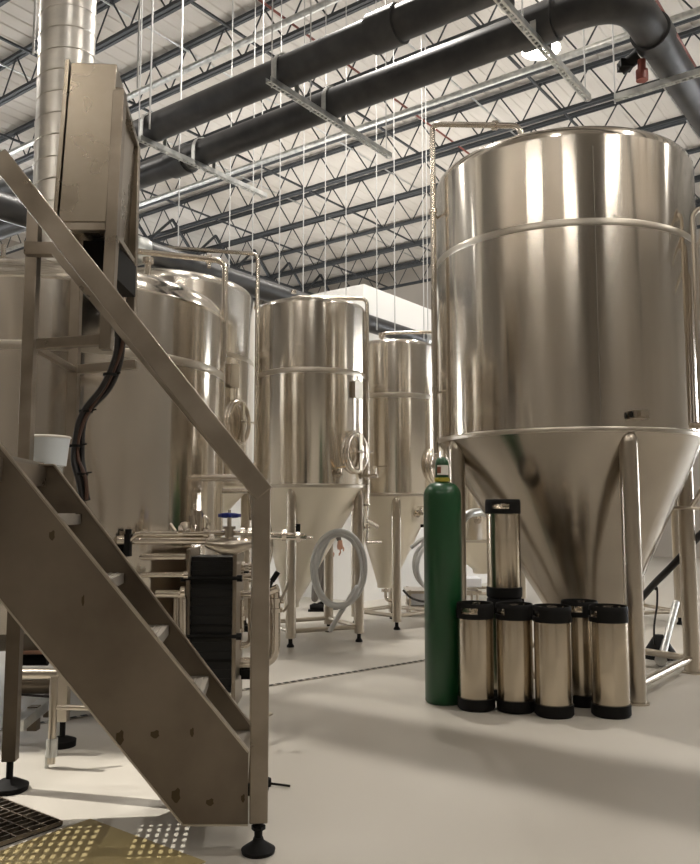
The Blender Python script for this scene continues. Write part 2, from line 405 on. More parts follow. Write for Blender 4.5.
# =====================================================================
# TANKS
# =====================================================================
def onr(c, ang, r, z): return V((c[0] + r*math.cos(math.radians(ang)), c[1] + r*math.sin(math.radians(ang)), z))
def clampring(mb, p, d, r, w=.018):
    d = V(d).normalized(); mb.tube([p-d*w/2, p+d*w/2], r, 14)
def cone_r(z, zb, zs, rb, r): return rb + (r-rb)*(z-zb)/(zs-zb)
def tank(name, lab, c, r, zs, zt, dome, zb, rb, legs, off=(0,0), bands=(), cone='cone', shell='tank', legr=.055, foot=True, bracez=.13):
    t = thing(name, (c[0], c[1], 0), lab, 'tank'); cc = (c[0], c[1], 0)
    b = MB(); b.lathe([(r*.985, zs-.015),(r,zs),(r,zt)], cc, 96); b.build('shell', shell, t)
    # torispherical head
    pr = [(r, zt)]
    for i in range(1, 7): a = PI/2*i/6; pr.append((r - .10*r*(1-math.cos(a)), zt + .085*r*math.sin(a)*1.1))
    zk = pr[-1][1]; rk = pr[-1][0]
    for i in range(1, 13):
        q = rk*(1-i/12); pr.append((q, zk + dome*(1-(q/rk)**2)))
    b = MB(); b.lathe(pr, cc, 96); b.build('domed_top', shell, t, ang=60)
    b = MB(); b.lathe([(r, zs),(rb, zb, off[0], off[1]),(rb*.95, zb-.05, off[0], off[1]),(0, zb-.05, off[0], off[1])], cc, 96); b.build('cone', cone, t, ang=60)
    b = MB(); b.lathe([(r+.004, zs-.018),(r+.006, zs-.006),(r+.006,zs+.006),(r+.003,zs+.014)], cc, 96); b.build('seam_band', 'weld', t)
    for z in bands:
        b = MB(); b.lathe([(r+.0005, z-.024),(r+.0012, z-.022),(r+.0012,z+.022),(r+.0005,z+.024)], cc, 96); b.build('weld_band', 'weld', t)
    for a in legs:
        lp = onr(c, a, r-legr*.9, 0); ztop = zs+.02
        b = MB(); b.cyl(V((lp.x, lp.y, .075)), V((lp.x, lp.y, ztop-.10)), legr, 20)
        # rounded upper end welded to the seam
        pts = [V((lp.x, lp.y, ztop-.10+legr*1.6*math.sin(PI/2*i/5))) for i in range(6)]
        b.tube(pts, [max(.004, legr*math.cos(PI/2*i/5)) for i in range(6)], 20)
        lg = b.build('leg', 'leg', t)
        if foot:
            b = MB(); b.cyl(V((lp.x, lp.y, .02)), V((lp.x, lp.y, .08)), .018, 10); b.lathe([(0,0),(.032,0),(.032,.012),(.02,.03),(0,.03)], (lp.x, lp.y, 0), 16)
            b.build('levelling_foot', 'dark', lg)
    if bracez:
        n = len(legs); ls = sorted(legs)
        for i in range(n):
            p, q = onr(c, ls[i], r-legr, bracez), onr(c, ls[(i+1)%n], r-legr, bracez)
            b = MB(); b.cyl(p, q, legr*.45, 12); b.build('brace', 'leg', t)
    return t
# Large fermenter, right
BC = (1.568, 5.85)
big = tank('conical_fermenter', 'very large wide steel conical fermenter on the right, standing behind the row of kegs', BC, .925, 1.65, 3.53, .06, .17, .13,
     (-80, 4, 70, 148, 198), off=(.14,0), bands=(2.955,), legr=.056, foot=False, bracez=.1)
for a in (-80, 4, 70, 148, 198):
    lp = onr(BC, a, .875, 0); b = MB(); b.lathe([(0,0),(.075,0),(.075,.012),(.055,.014),(.055,.08),(0,.08)], (lp.x, lp.y, 0), 20); b.build('base_plate', 'leg', big)
# faint vertical sheet seam
for a, z0, z1 in ((-92, 2.97, 3.45), (-92, 1.68, 2.94)):
    p0, p1 = onr(BC, a, .925, z0), onr(BC, a, .925, z1); b = MB(); b.bar(p0, p1, .004, .002, up=(0,1,0)); b.build('sheet_seam', 'seamline', big)
lp = onr(BC, -78, .940, 1.735); n = (V((lp.x, lp.y, 0))-V((BC[0], BC[1], 0))).normalized()
b = MB(); b.box(lp+n*.015, (.10, .05, .05), V((-n.y, n.x, 0)), n); b.box(lp+n*.05, (.05,.05,.03), V((-n.y, n.x, 0)), n); o_ = b.build('lifting_lug', 'leg', big)
b = MB(); b.cyl(lp+n*.02-V((-n.y,n.x,0))*.055, lp+n*.02-V((-n.y,n.x,0))*.06+V((0,0,.0)), .02, 10); b.build('lug_hole', 'dark', o_)
# CIP pipe on the big tank
pl = at(434, 300, 5.66)
top = at(430, 124, 5.66)
te = at(521, 126, 5.3)
P = [V((pl.x, pl.y, 1.55)), V((pl.x, pl.y, top.z)), te, te - V((0,0,.16))]
b = MB(); b.tube(rounded(P, .07), .021, 14); cip = b.build('cleaning_pipe', 'pipe', big)
b = MB(); clampring(b, te-V((0,0,.1)), (0,0,1), .04, .03); clampring(b, P[1]+(P[2]-P[1])*.72, P[2]-P[1], .034, .03); b.build('clamp_ring', 'pipe', cip)
for z in (3.30, 2.0):
    b = MB(); e = onr(BC, 180+2, .92, z); b.cyl(V((pl.x, pl.y, z)), e, .010, 8); b.tube([V((pl.x,pl.y,z-.015)), V((pl.x,pl.y,z+.015))], .03, 12); b.build('pipe_bracket', 'pipe', cip)
# side pipes at the right edge
for i, (a, z) in enumerate(((-44.5, 3.12), (-41.5, 2.93), (-38.5, 2.74))):
    p = onr(BC, a, .965, 0); o2 = V((.16, -.05, 0))
    b = MB(); b.tube(rounded([V((p.x, p.y, 1.70)), V((p.x, p.y, z)), V((p.x, p.y, z))+o2+V((0,0,.03)), V((p.x, p.y, z))+o2*3], .07), .015, 12); sp = b.build('side_pipe', 'leg', big)
    b = MB(); clampring(b, V((p.x, p.y, z))+o2*.62+V((0,0,.02)), o2, .034, .028); b.cyl(V((p.x, p.y, z))+o2*.62, V((p.x,p.y,z))+o2*.62+V((0,0,.07)), .008, 6); b.build('clamp_ring', 'leg', sp)
    b = MB(); b.cyl(V((p.x, p.y, 1.70)), V((p.x, p.y, 1.70)) - (V((p.x,p.y,0))-V((BC[0],BC[1],0)))*.08, .019, 10); b.build('stub', 'leg', sp)
# steel ring arm on right leg
lp = onr(BC, 4, .875, .0); z = 1.17
b = MB(); ring(V((lp.x-.02, lp.y-.06, z)), (0,0,1), .09, .014, 20, 8, b); b.tube([V((lp.x-.02,lp.y-.14,z)), V((lp.x+.28,lp.y-.05,z+.4))], .02, 10); b.build('hose_ring', 'leg', big)

def manway(t, c, r, ang, z, s=.2, parent=None):
    p = onr(c, ang, r, z); n = V((math.cos(math.radians(ang)), math.sin(math.radians(ang)), 0)); u = V((-n.y, n.x, 0))
    def ell(k, off, q=1.0): return [p + n*off + u*(s*k*.82*math.cos(x)*q) + V((0,0,s*k*math.sin(x))) for x in [2*PI*i/36 for i in range(36)]]
    b = MB(); b.tube(ell(1, .035), .024, 10, closed=True); b.tube(ell(1, .0), .03, 10, closed=True)
    mw = b.build('manway', 'pipe', t)
    b = MB(); rings = []
    for k, off in ((.93,.035),(.8,.05),(.4,.07),(.001,.075)): rings.append([b.bm.verts.new(x) for x in ell(k, off)])
    for A, B in zip(rings, rings[1:]):
        for i in range(36): b.bm.faces.new((A[i], A[(i+1)%36], B[(i+1)%36], B[i]))
    b.build('hatch_cover', 'pipe', mw)
    b = MB(); b.bar(p+n*.085+V((0,0,s*.95)), p+n*.085-V((0,0,s*.95)), .035, .016, up=n); b.build('cross_bar', 'leg', mw)
    b = MB(); b.cyl(p+n*.07, p+n*.16, .014, 10); b.cyl(p+n*.14-u*.10, p+n*.14+u*.10, .011, 8); b.cyl(p+n*.14-V((0,0,.05)), p+n*.14+V((0,0,.05)), .010, 8); b.build('handle', 'pipe', mw)
    return mw
def plate(t, c, r, ang, z, w=.12, h=.16):
    p = onr(c, ang, r, z); n = V((math.cos(math.radians(ang)), math.sin(math.radians(ang)), 0)); u = V((-n.y, n.x, 0))
    b = MB(); b.box(p+n*.03, (w, .012, h), u, n); b.box(p+n*.01, (w*.8,.05,h*.8), u, n); o = b.build('name_plate', 'weld', t)
    b = MB(); b.cyl(p+n*.03-V((0,0,h/2)), p+n*.03-V((0,0,h/2+.36)), .008, 8); b.build('drop_tube', 'pipe', o)
def valve(t, p, d, s=1.0, hm='brass', name='sample_valve'):
    p = V(p); d = V(d).normalized(); b = MB(); b.cyl(p-d*.05*s, p+d*.10*s, .014*s, 10); clampring(b, p+d*.03*s, d, .03*s, .02*s); b.cyl(p+d*.08*s, p+d*.08*s+V((0,0,.05*s)), .010*s, 8)
    o = b.build(name, 'pipe', t)
    b = MB(); b.bar(p+d*.04*s+V((0,0,.055*s)), p+d*.16*s+V((0,0,.06*s)), .016*s, .008*s); b.build('valve_handle', hm, o)
    return o
def hose_coil(name, lab, c, n, R, turns, hang, tail=None, r=.02, oval=1.25):
    n = V(n).normalized(); u = V((0,0,1)).cross(n).normalized(); c = V(c); pts = []
    N = int(28*turns)
    for i in range(N+1):
        a = PI/2 + 2*PI*i/28 + .3; k = i/N
        RR = R*(1+.05*math.sin(a*.5+1)+.04*k)
        pts.append(c + u*RR*math.cos(a) + V((0,0,RR*oval*math.sin(a))) + n*(.05*k + .03*math.sin(a*1.5)) + u*.02*math.sin(3*k))
    if tail: pts = [c+V(q) for q in tail[0]][::-1] + pts[1:] + [c+V(q) for q in tail[1]]
    t = tag(MB().tube(smoothpath(pts, 3), r, 10).build(name, 'hose'), lab, 'hose')
    return t

# centre fermenter (tank 3)
T3 = (-.355, 7.44)
t3 = tank('conical_fermenter', 'slim steel conical fermenter in the centre, with a hose coil hung on its cone', T3, .50, 1.367, 2.98, .06, .34, .07, (-109, -19, 71, 161), off=(-.17,-.05), bands=(2.37,), cone='cone_far', shell='tank_far', legr=.045)
manway(t3, T3, .50, -40, 1.66, .165); plate(t3, T3, .50, -36, 2.22, .11, .16)
valve(t3, onr(T3, -62, .50, 1.46), (math.cos(-1.08), math.sin(-1.08), 0)); valve(t3, onr(T3, -20, .50, 1.46), (1,-.35,0), 1.4, 'pipe')
P = [V((T3[0]-.17, T3[1]-.05, 3.02)), V((T3[0]-.17, T3[1]-.05, 3.20)), at(367, 299, 7.35), at(368, 495, 7.35)]
P[1].z = at(291, 297, 7.39).z; P[1].x = P[0].x
P[3] = V((P[2].x, P[2].y, 1.2))
b = MB(); b.tube(rounded(P, .06), .018, 12); cp = b.build('cleaning_pipe', 'pipe', t3)
b = MB(); clampring(b, P[1]-V((0,0,.03)), (0,0,1), .035, .05); clampring(b, P[1]+V((0,0,.05)), (0,0,1), .025, .03); clampring(b, V((P[2].x,P[2].y,2.5)), (0,0,1), .03, .03); b.build('clamp_ring', 'pipe', cp)
# drop assembly right of tank 3
q = at(367, 490, 7.3); b = MB(); b.cyl(V((q.x,q.y,1.38)), V((q.x,q.y,.86)), .012, 8); clampring(b, V((q.x,q.y,1.2)), (0,0,1), .03, .02); clampring(b, V((q.x,q.y,1.0)), (0,0,1), .03, .02); b.cyl(V((q.x,q.y,.87)), V((q.x+.13,q.y,.87)), .012, 8); b.cyl(V((q.x,q.y,1.06)), V((q.x+.1,q.y-.02,1.0)), .02, 8)
b.build('sight_tube', 'pipe', t3)
# tank 4
T4 = (.455, 8.42)
t4 = tank('conical_fermenter', 'slim steel conical fermenter right of centre, partly behind the green gas cylinder', T4, .44, 1.31, 2.83, .05, .42, .09, (-90, 0, 90, 180), off=(-.09,-.02), bands=(2.30,), cone='cone_far', shell='tank_far', legr=.045)
manway(t4, T4, .44, -32, 1.60, .15)
P = [V((T4[0]-.12, T4[1]-.05, 2.86)), V((T4[0]-.12, T4[1]-.05, at(384,333,8.37).z)), V((T4[0]+.52, T4[1]-.1, at(384,333,8.37).z)), V((T4[0]+.52, T4[1]-.1, 1.2))]
b = MB(); b.tube(rounded(P, .06), .017, 12); cp = b.build('cleaning_pipe', 'pipe', t4)
b = MB(); clampring(b, P[1]-V((0,0,.03)), (0,0,1), .035, .05); b.build('clamp_ring', 'pipe', cp)
q = onr(T4, -60, .42, 1.07); valve(t4, onr(T4, -58, .36, 1.12), (.5,-.8,0), 1.2, 'pipe')
o2 = V((T4[0]-.09, T4[1]-.02, .36)); b = MB(); b.tube(rounded([o2+V((0,0,.02)), o2-V((0,0,.12)), o2+V((.14,-.05,-.14))], .05), .018, 10); clampring(b, o2-V((0,0,.02)), (0,0,1), .045, .03); b.build('outlet', 'pipe', t4)
b = MB(); b.bar(onr(T4,-50,.40,1.0), onr(T4,-20,.46,1.0), .03,.03); b.build('hose_hook', 'dark', t4)
# tank 2
T2 = (-1.93, 8.07)
t2 = tank('conical_fermenter', 'steel fermenter behind the mash vessel, its manway seen edge on at the right', T2, .95, 1.40, 3.27, .10, .5, .12, (-75, 15, 105, 195), bands=(2.62,), cone='cone_far', shell='tank_far', legr=.055)
manway(t2, T2, .95, -27, 1.98, .2); plate(t2, T2, .95, -31, 2.42, .13, .22)
P = [V((T2[0]-.05, T2[1]-.3, 3.5)), V((T2[0]-.05, T2[1]-.3, at(140,244,7.7).z)), at(258, 254, 7.55), V((0,0,0))]
P[3] = V((P[2].x, P[2].y, .9))
b = MB(); b.tube(rounded(P, .07), .020, 12); cp = b.build('cleaning_pipe', 'pipe', t2)
b = MB(); clampring(b, V((P[2].x,P[2].y,at(258,308,7.55).z)), (0,0,1), .034, .03); clampring(b, V((P[2].x,P[2].y,at(258,470,7.55).z)), (0,0,1), .034, .03); b.build('clamp_ring', 'pipe', cp)
# tank 1: brewhouse vessel (kettle)
T1 = (-1.884, 5.263)
t1 = thing('brew_kettle', (T1[0], T1[1], 0), 'broad domed steel brewhouse vessel at left behind the staircase', 'tank'); cc = (T1[0], T1[1], 0); r = 1.05
b = MB(); b.lathe([(r,.52),(r,2.39)], cc, 128); b.build('shell', 'tank', t1)
pr = [(r,2.39),(r+.006,2.40),(r-.004,2.41)]
for i in range(1,8): a = PI/2*i/7; pr.append((r-.004-.14*(1-math.cos(a)), 2.41+.12*math.sin(a)))
rk, zk = pr[-1]
for i in range(1,11): q = rk*(1-i/10); pr.append((q, zk+.13*(1-(q/rk)**2)))
b = MB(); b.lathe(pr, cc, 128); b.build('domed_top', 'tank', t1, ang=60)
b = MB(); b.lathe([(r,.52),(r*.9,.42),(0,.38)], cc, 96); b.build('bottom', 'cone', t1)
b = MB(); b.lathe([(r+.0005,2.0),(r+.0012,2.002),(r+.0012,2.045),(r+.0005,2.05)], cc, 128); b.build('weld_band', 'weld', t1)
for a in (-50, -115, 20, 90, 160):
    lp = onr(T1, a, .9, 0); b = MB(); b.cyl(V((lp.x,lp.y,.08)), V((lp.x,lp.y,.5)), .05, 16); lg = b.build('leg', 'leg', t1)
    b = MB(); b.cyl(V((lp.x,lp.y,.02)), V((lp.x,lp.y,.09)), .02, 10); b.lathe([(0,0),(.06,0),(.06,.015),(0,.03)], (lp.x,lp.y,0), 16); b.build('levelling_foot', 'dark', lg)
g = gnd(62, 746); b = MB(); b.bar(g+V((0,0,.12)), V((g.x,g.y,.62)), .05, .05); b.bar(V((g.x,g.y,.58)), V((g.x-.1,g.y+.25,.58)), .05, .05); lg = b.build('leg', 'leg', t1)
b = MB(); b.cyl(g+V((0,0,.03)), g+V((0,0,.13)), .014, 10); b.lathe([(0,0),(.065,0),(.067,.03),(.03,.045),(0,.05)], g, 24); b.build('levelling_foot', 'dark', lg)
P = [V((T1[0]+.15, T1[1], 2.62)), V((T1[0]+.15, T1[1], at(132,248,5.3).z)), at(223.5, 261, 5.3), V((0,0,0))]; P[3] = V((P[2].x, P[2].y, at(224,325,5.3).z-.25)); 
P[2].x += .012; P[3].x += .012
b = MB(); b.tube(rounded(P, .07), .020, 12); cp = b.build('cleaning_pipe', 'pipe', t1)
b = MB(); clampring(b, P[2]+(P[1]-P[2])*.12, P[1]-P[2], .034, .03); b.cyl(P[2]+(P[1]-P[2])*.12, P[2]+(P[1]-P[2])*.12+V((0,0,-.06)), .012, 8); b.build('clamp_ring', 'pipe', cp)
q = onr(T1, -35, .8, 2.55); b = MB(); b.cyl(q, q+V((0,0,.10)), .02, 10); b.lathe([(0,.10),(.035,.10),(.035,.13),(0,.14)], (q.x,q.y,q.z), 12); b.build('vent_nozzle', 'pipe', t1)
# lid and hatch on top of the vessel
q = V((T1[0]-.35, T1[1]-.35, 2.60)); b = MB(); b.lathe([(.2,0),(.2,.06),(.17,.09),(0,.11)], q, 32); b.cyl(q+V((.12,-.1,.09)), q+V((.12,-.1,.17)), .015, 8); b.build('lid', 'pipe', t1)
# spiral vent duct
DX, DY = T1[0]-.06, T1[1]+.02
t = thing('vent_duct', (DX, DY, 2.66), 'round spiral-seam vent duct rising from the left vessel to the roof', 'duct')
b = MB(); b.lathe([(.185,2.60),(.185,8.72)], (DX,DY,0), 40); b.build('duct_tube', 'duct', t)
pts = [V((DX+.186*math.cos(a), DY+.186*math.sin(a), 2.75+.15*a/(2*PI))) for a in [2*PI*i/24 for i in range(24*38)]]
b = MB(); b.tube(pts, .005, 4); b.build('spiral_seam', 'duct', t)
# tanks behind at right
T5 = (2.95, 8.6)
t5 = tank('conical_fermenter', 'steel fermenter glimpsed under the large one, by the right edge', T5, .5, 1.35, 2.6, .06, .42, .09, (-120,-30,60,150), cone='cone_far', shell='tank_far', legr=.045)
T6 = (1.72, 10.55)
t6 = tank('conical_fermenter', 'steel fermenter glimpsed between the green gas cylinder and the stacked keg', T6, .62, .78, 2.5, .06, .40, .14, (-135,-45,45,135), cone='cone_far', shell='tank_far', legr=.045)
v = valve(t6, at(477, 520, 9.95), (0,-1,0), 1.6, 'brass')

# =====================================================================
# HOSES
# =====================================================================
hc = at(337, 569, 6.93)
hose_coil('hose_coil', 'pale grey hose coil hanging on the centre fermenter above the floor', hc, (.1,-1,.0), .205, 2.6, None,
          tail=([(-.20,.0,-.05),(-.12,.05,.16),(-.05,.02,.3)][::-1][::1], [(.17,.0,-.15),(.02,.0,-.38),(-.06,.05,-.52)]), r=.021, oval=1.45)
hc = at(432, 566, 7.8)
hose_coil('hose_coil', 'pale grey hose loop behind the green gas cylinder', hc, (.1,-1,0), .17, 1.6, None,
          tail=([(-.20,0,.17),(-.08,0,.26)][::-1], [(.1,.0,-.3)]), r=.02, oval=1.25)
b = MB(); b.tube(smoothpath([at(640,600,6.4), at(655,583,6.2), at(675,563,6.0), at(700,535,5.9), at(725,512,5.9)], 6), .026, 12)
tag(b.build('black_hose', 'black'), 'thick black hose slanting up past the right leg of the large fermenter', 'hose')
b = MB(); b.tube(smoothpath([at(655,590,6.3), at(657,588,6.3), at(657,605,6.3), at(654,630,6.35), gnd(657,655,.02), gnd(672,660,.02)], 6), .008, 8)
tag(b.build('power_cable', 'black'), 'thin black cable dropping to the floor beyond the large fermenter', 'cable')
b = MB(); b.tube([at(676,603,6.9), gnd(661,660,.03)], .03, 10); b.tube([gnd(661,660,.02), gnd(661,664,.02)+V((0,0,.0))+V((0,.0,.03))], .045, 10)
tag(b.build('drain_pipe', 'galv'), 'slanting grey drain pipe behind the leg of the large fermenter', 'pipe')
p = gnd(660, 658); b = MB(); b.lathe([(0,0),(.13,0),(.12,.05),(.05,.16),(.03,.18),(0,.18)], p, 20)
tag(b.build('drain_pump', 'dark'), 'small black pump on the floor where the slanting pipe ends', 'pump')

# =====================================================================
# KEGS
# =====================================================================
def make_keg(loc, lab, rz):
    t = thing('keg', loc, lab, 'keg', 'soda kegs around the large fermenter', rz); t.scale = (1, 1, .957)
    R = .108; Hk = .635
    b = MB(); b.lathe([(0,.045),(R*.9,.045),(R-.004,.06),(R-.004,.55),(R*.9,.585),(R*.55,.605),(0,.61)], (0,0,0), 40); b.build('body', 'keg', t, local=True, ang=30)
    b = MB(); b.lathe([(R-.006,.07),(R+.002,.07),(R+.002,.012),(R-.008,0),(R-.03,0),(R-.012,.03)], (0,0,0), 40, close=True); b.build('rubber_base', 'dark', t, local=True)
    # collar with two handle openings
    b = MB(); ri, ro = R-.008, R+.002
    b.lathe([(ri,.545),(ro,.545),(ro,.575),(ri,.575)], (0,0,0), 40, close=True)
    b.lathe([(ri,.612),(ro,.612),(ro-.002,.632),(ro-.006,.638),(ri,.636)], (0,0,0), 40, close=True)
    for k in range(2):
        a = math.pi*k + math.radians(32); b.lathe([(ri,.575),(ro,.575),(ro,.612),(ri,.612)], (0,0,0), 16, close=True, a0=a, a1=a+math.radians(116))
    b.build('rubber_collar', 'dark', t, local=True)
    b = MB(); b.lathe([(0,.607),(.045,.607),(.045,.622),(0,.624)], (0,0,0), 20); b.bar((-.03,0,.63),(.03,0,.63),.008,.012); b.build('lid', 'pipe', t, local=True)
    for s_ in (-1,1):
        b = MB(); b.cyl((s_*.07,0,.59),(s_*.07,0,.632),.010,10); b.build('post', 'pipe', t, local=True)
    return t
kegs = [  # px, py (front of base), label, rz
 (476.5, 713, 0, 'steel soda keg with black rubber ends standing right beside the green gas cylinder', 1.0),
 (516, 715, 0, 'steel soda keg on the floor directly in front of the stacked keg', .3),
 (554.5, 720, 0, 'steel soda keg in the middle of the front row', 0.05),
 (611.5, 720, 0, 'steel soda keg at the right end of the row, beside the fermenter leg', .1),
 (582, 708.5, 0, 'steel soda keg set back in the gap between the two right-hand kegs', .9),
 (507, 702, 0, 'steel soda keg at the back, carrying the stacked keg', 1.9),
]
proto = None
for i, (px, py, z, lab, rz) in enumerate(kegs):
    g = gnd(px, py); d = V((g.x, g.y, 0)).normalized(); loc = g + d*.112
    if i == 5: loc = at(504.5, 600, 5.12); loc.z = 0
    if proto is None: proto = make_keg(loc, lab, rz); k_ = proto
    else: k_ = copy_tree(proto); k_.location = loc; k_.rotation_euler.z = rz; k_['label'] = lab
    lastloc = loc
k_ = copy_tree(proto); k_.location = (lastloc.x, lastloc.y, .611); k_.rotation_euler.z = 1.25; k_['label'] = 'steel soda keg stacked on top of another, the only keg off the floor'

# gas cylinder
g = gnd(444.5, 706.5); d = V((g.x,g.y,0)).normalized(); gc = g + d*.120
t = thing('gas_cylinder', gc, 'tall dark green gas cylinder with a paper tag at its neck', 'gas cylinder')
b = MB(); R = .116
pr = [(0,0),(R-.01,0),(R,.012),(R,1.24)]
for i in range(1,9): a = PI/2*i/8; pr.append((.04+(R-.04)*math.cos(a), 1.24+.085*math.sin(a)))
pr += [(.04,1.345),(0,1.345)]
b.lathe(pr, gc, 48); b.build('body', 'green', t, ang=50)
b = MB(); b.lathe([(.04,1.327),(.047,1.330),(.047,1.350),(.04,1.355)], gc, 32); b.build('neck_ring', 'yellow', t)
b = MB(); b.lathe([(.038,1.350),(.042,1.355),(.042,1.44),(.036,1.465),(.02,1.48),(0,1.483)], gc, 32); b.build('valve_cap', 'green', t)
b = MB()
for i in range(9):
    a = math.radians(-135 + i*11); b.bar(gc+V((.0455*math.cos(a),.0455*math.sin(a),1.40)), gc+V((.0455*math.cos(a+.2),.0455*math.sin(a+.2),1.40)), .001, .06)
tg = b.build('paper_tag', 'tag', t)
b = MB(); a = math.radians(-118); b.box(gc+V((.048*math.cos(a),.048*math.sin(a),1.40)), (.024,.002,.04), V((-math.sin(a),math.cos(a),0)), V((math.cos(a),math.sin(a),0))); b.build('tag_print', 'redprint', tg)

# =====================================================================
# STAIRCASE
# =====================================================================
O = gnd(254, 850); O.z = 0
Sd = V((-.9945, -.1045, 0)); Td = V((-.1045, .9945, 0)); Z = V((0,0,1))
def onplane(px, py, t=0.0):
    r = ray(px, py); c = V((0,0,CAMZ)); p0 = O + Td*t
    return c + r*((p0-c).dot(Td)/r.dot(Td))
FT = .56
st = thing('steel_staircase', O, 'steep stainless staircase with plate stringers and tube handrails at the left front', 'staircase')
near = [onplane(x,y,.0) for x,y in ((-46,390),(0,447),(248,752),(248,825),(183,825),(-46,543))]
b = MB(); b.prism(near, Td*.008)
ns = b.build('stringer', 'stair', st)
# folded edge along the top of the near stringer
b = MB(); b.bar(near[0]+Td*.015, near[2]+Td*.015, .038, .006, up=(near[2]-near[0]).cross(Td)); b.bar(near[5]+Td*.015, near[4]+Td*.015, .038, .006, up=(near[2]-near[0]).cross(Td)); b.bar(near[4]+Td*.015, near[3]+Td*.015, .038, .006); b.build('folded_edge', 'leg', ns)
for (x,y,w,h) in ((120,737,8,14),(155,734,9,8),(192,732,4,9),(176,795,9,14),(210,802,8,7),(243,798,4,8),(52,535,6,10),(83,600,3,11)):
    q = onplane(x,y,-.0015); b = MB(); n_ = 10
    vs = [b.bm.verts.new(q + Sd*(w/600*math.cos(2*PI*i/n_)*(1+.25*math.sin(i*2.3))) + Z*(h/620*math.sin(2*PI*i/n_)*(1+.3*math.cos(i*1.7)))) for i in range(n_)]
    b.bm.faces.new(vs); 
    bmesh.ops.delete(b.bm, geom=list(b.bm.verts), context='VERTS') if False else None
    b.build('stain', 'stain', ns)
far = [onplane(x,y,FT) for x,y in ((26,465),(55,465),(252,725),(256,800),(205,800),(26,565))]
far[4].z = max(far[4].z, .04); far[3].z = max(far[3].z, .04)
b = MB(); b.prism(far, Td*.008); fs = b.build('stringer', 'stair', st)
b = MB(); b.bar(far[1]-Td*.012, far[2]-Td*.012, .03, .006, up=(near[2]-near[0]).cross(Td)); b.bar(far[0]-Td*.012, far[1]-Td*.012, .03, .006); b.build('folded_edge', 'leg', fs)
# treads
dirS = (near[0]-near[2]); slope = dirS.z/dirS.dot(Sd)
for i, (px, py) in enumerate(((250,727),(208,672),(168,621),(123,569),(80,510))):
    p = onplane(px, py+2, FT-.02); s0 = (p-O).dot(Sd); z = p.z
    b = MB(); c = O + Sd*(s0+.10) + Td*(FT/2+.004) + Z*(z-.012); b.box(c, (.20, FT-.02, .006), Sd, Td)
    for e in (0, .2): b.box(O + Sd*(s0+e) + Td*(FT/2+.004) + Z*(z-.03), (.005, FT-.02, .04), Sd, Td)
    for k in range(7): b.box(O+Sd*(s0+.02+.026*k)+Td*(FT/2+.004)+Z*(z-.007), (.008, FT-.06, .004), Sd, Td)
    b.build('tread', 'grate', st)
# handrails
rb = onplane(262, 487, -.02); rt = onplane(1, 160, -.02)
b = MB(); b.bar(V((rb.x, rb.y, .10)), rb, .062, .05, up=Td, ext=0); post = b.build('handrail_post', 'frame', st, bevel=.004)
b = MB(); b.bar(rb+Z*-.015, rt, .055, .072, up=(rt-rb).cross(Td), ext=.012); b.build('handrail', 'frame', st, bevel=.004)
b = MB(); b.bar(rt, rt+Sd*1.0, .055, .07); b.build('handrail', 'frame', st, bevel=.004)
b = MB(); pf = V((rb.x, rb.y, 0)); b.cyl(pf+Z*.03, pf+Z*.11, .014, 12); b.lathe([(0,.0),(.055,0),(.058,.012),(.02,.038),(.016,.05),(0,.05)], pf, 24); b.lathe([(0,.075),(.024,.075),(.024,.088),(0,.088)], pf, 6); b.build('levelling_foot', 'dark', post)
fb = onplane(258, 492, FT+.02); ft_ = onplane(57, 250, FT+.02)
b = MB(); b.bar(fb, ft_, .05, .06, up=(rt-rb).cross(Td), ext=.01); b.build('handrail', 'frame', st, bevel=.004)
b = MB(); b.bar(V((fb.x,fb.y,.1)), fb, .05, .05, up=Td); post = b.build('handrail_post', 'frame', st, bevel=.004)
b = MB(); pf = V((fb.x, fb.y, 0)); b.cyl(pf+Z*.03, pf+Z*.11, .014, 12); b.lathe([(0,0),(.055,0),(.058,.012),(.02,.038),(0,.05)], pf, 24); b.build('levelling_foot', 'dark', post)
h0 = ft_; up30 = onplane(30, 252, FT+.02)
up30 = V((up30.x, up30.y, h0.z))
b = MB(); b.bar(h0, up30, .05, .055, ext=.02); b.build('handrail', 'frame', st, bevel=.004)

# platform with grating deck
DZ = 1.34
e0 = near[1].copy(); s_deck = (onplane(2, 450, 0)-O).dot(Sd)+.02
pf_ = thing('work_platform', O+Sd*(s_deck+.8), 'raised steel grating platform at the top of the stairs', 'platform')
t0, t1_ = -1.3, .62; s1 = s_deck+2.2
def st_p(s, t, z): return O + Sd*s + Td*t + Z*z
for (a, c) in (((s_deck,t0),(s1,t0)),((s_deck,t1_),(s1,t1_)),((s_deck,t0),(s_deck,t1_)),((s1,t0),(s1,t1_)),((s_deck+1.1,t0),(s_deck+1.1,t1_)),((s_deck,.3),(s1,.3))):
    b = MB(); b.bar(st_p(*a,DZ-.05), st_p(*c,DZ-.05), .05, .08, ext=.02); b.build('beam', 'frame', pf_)
b = MB(); s = s_deck
while s < s1:
    b.bar(st_p(s+.05,t0,DZ), st_p(s+.05,t1_,DZ), .10, .02)
    for k in range(1, 9): b.bar(st_p(s+.10+k*.0275,t0,DZ), st_p(s+.10+k*.0275,t1_,DZ), .010, .01)
    s += .345
tt = t0+.03
while tt < t1_: b.bar(st_p(s_deck,tt,DZ), st_p(s1,tt,DZ), .014, .01); tt += .042
b.build('grating', 'grate', pf_)
def footed(px, py, parent, w=.06, zt=DZ, name='leg'):
    g = gnd(px, py); b = MB(); b.bar(g+Z*.12, V((g.x,g.y,zt)), w, w, up=Td); lg = b.build(name, 'stair', parent)
    b = MB(); b.cyl(g+Z*.03, g+Z*.13, .014, 10); b.lathe([(0,0),(.075,0),(.078,.02),(.03,.045),(0,.05)], g, 24); b.build('levelling_foot', 'dark', lg); return g
footed(9, 790, pf_, .055)

lowf = 0
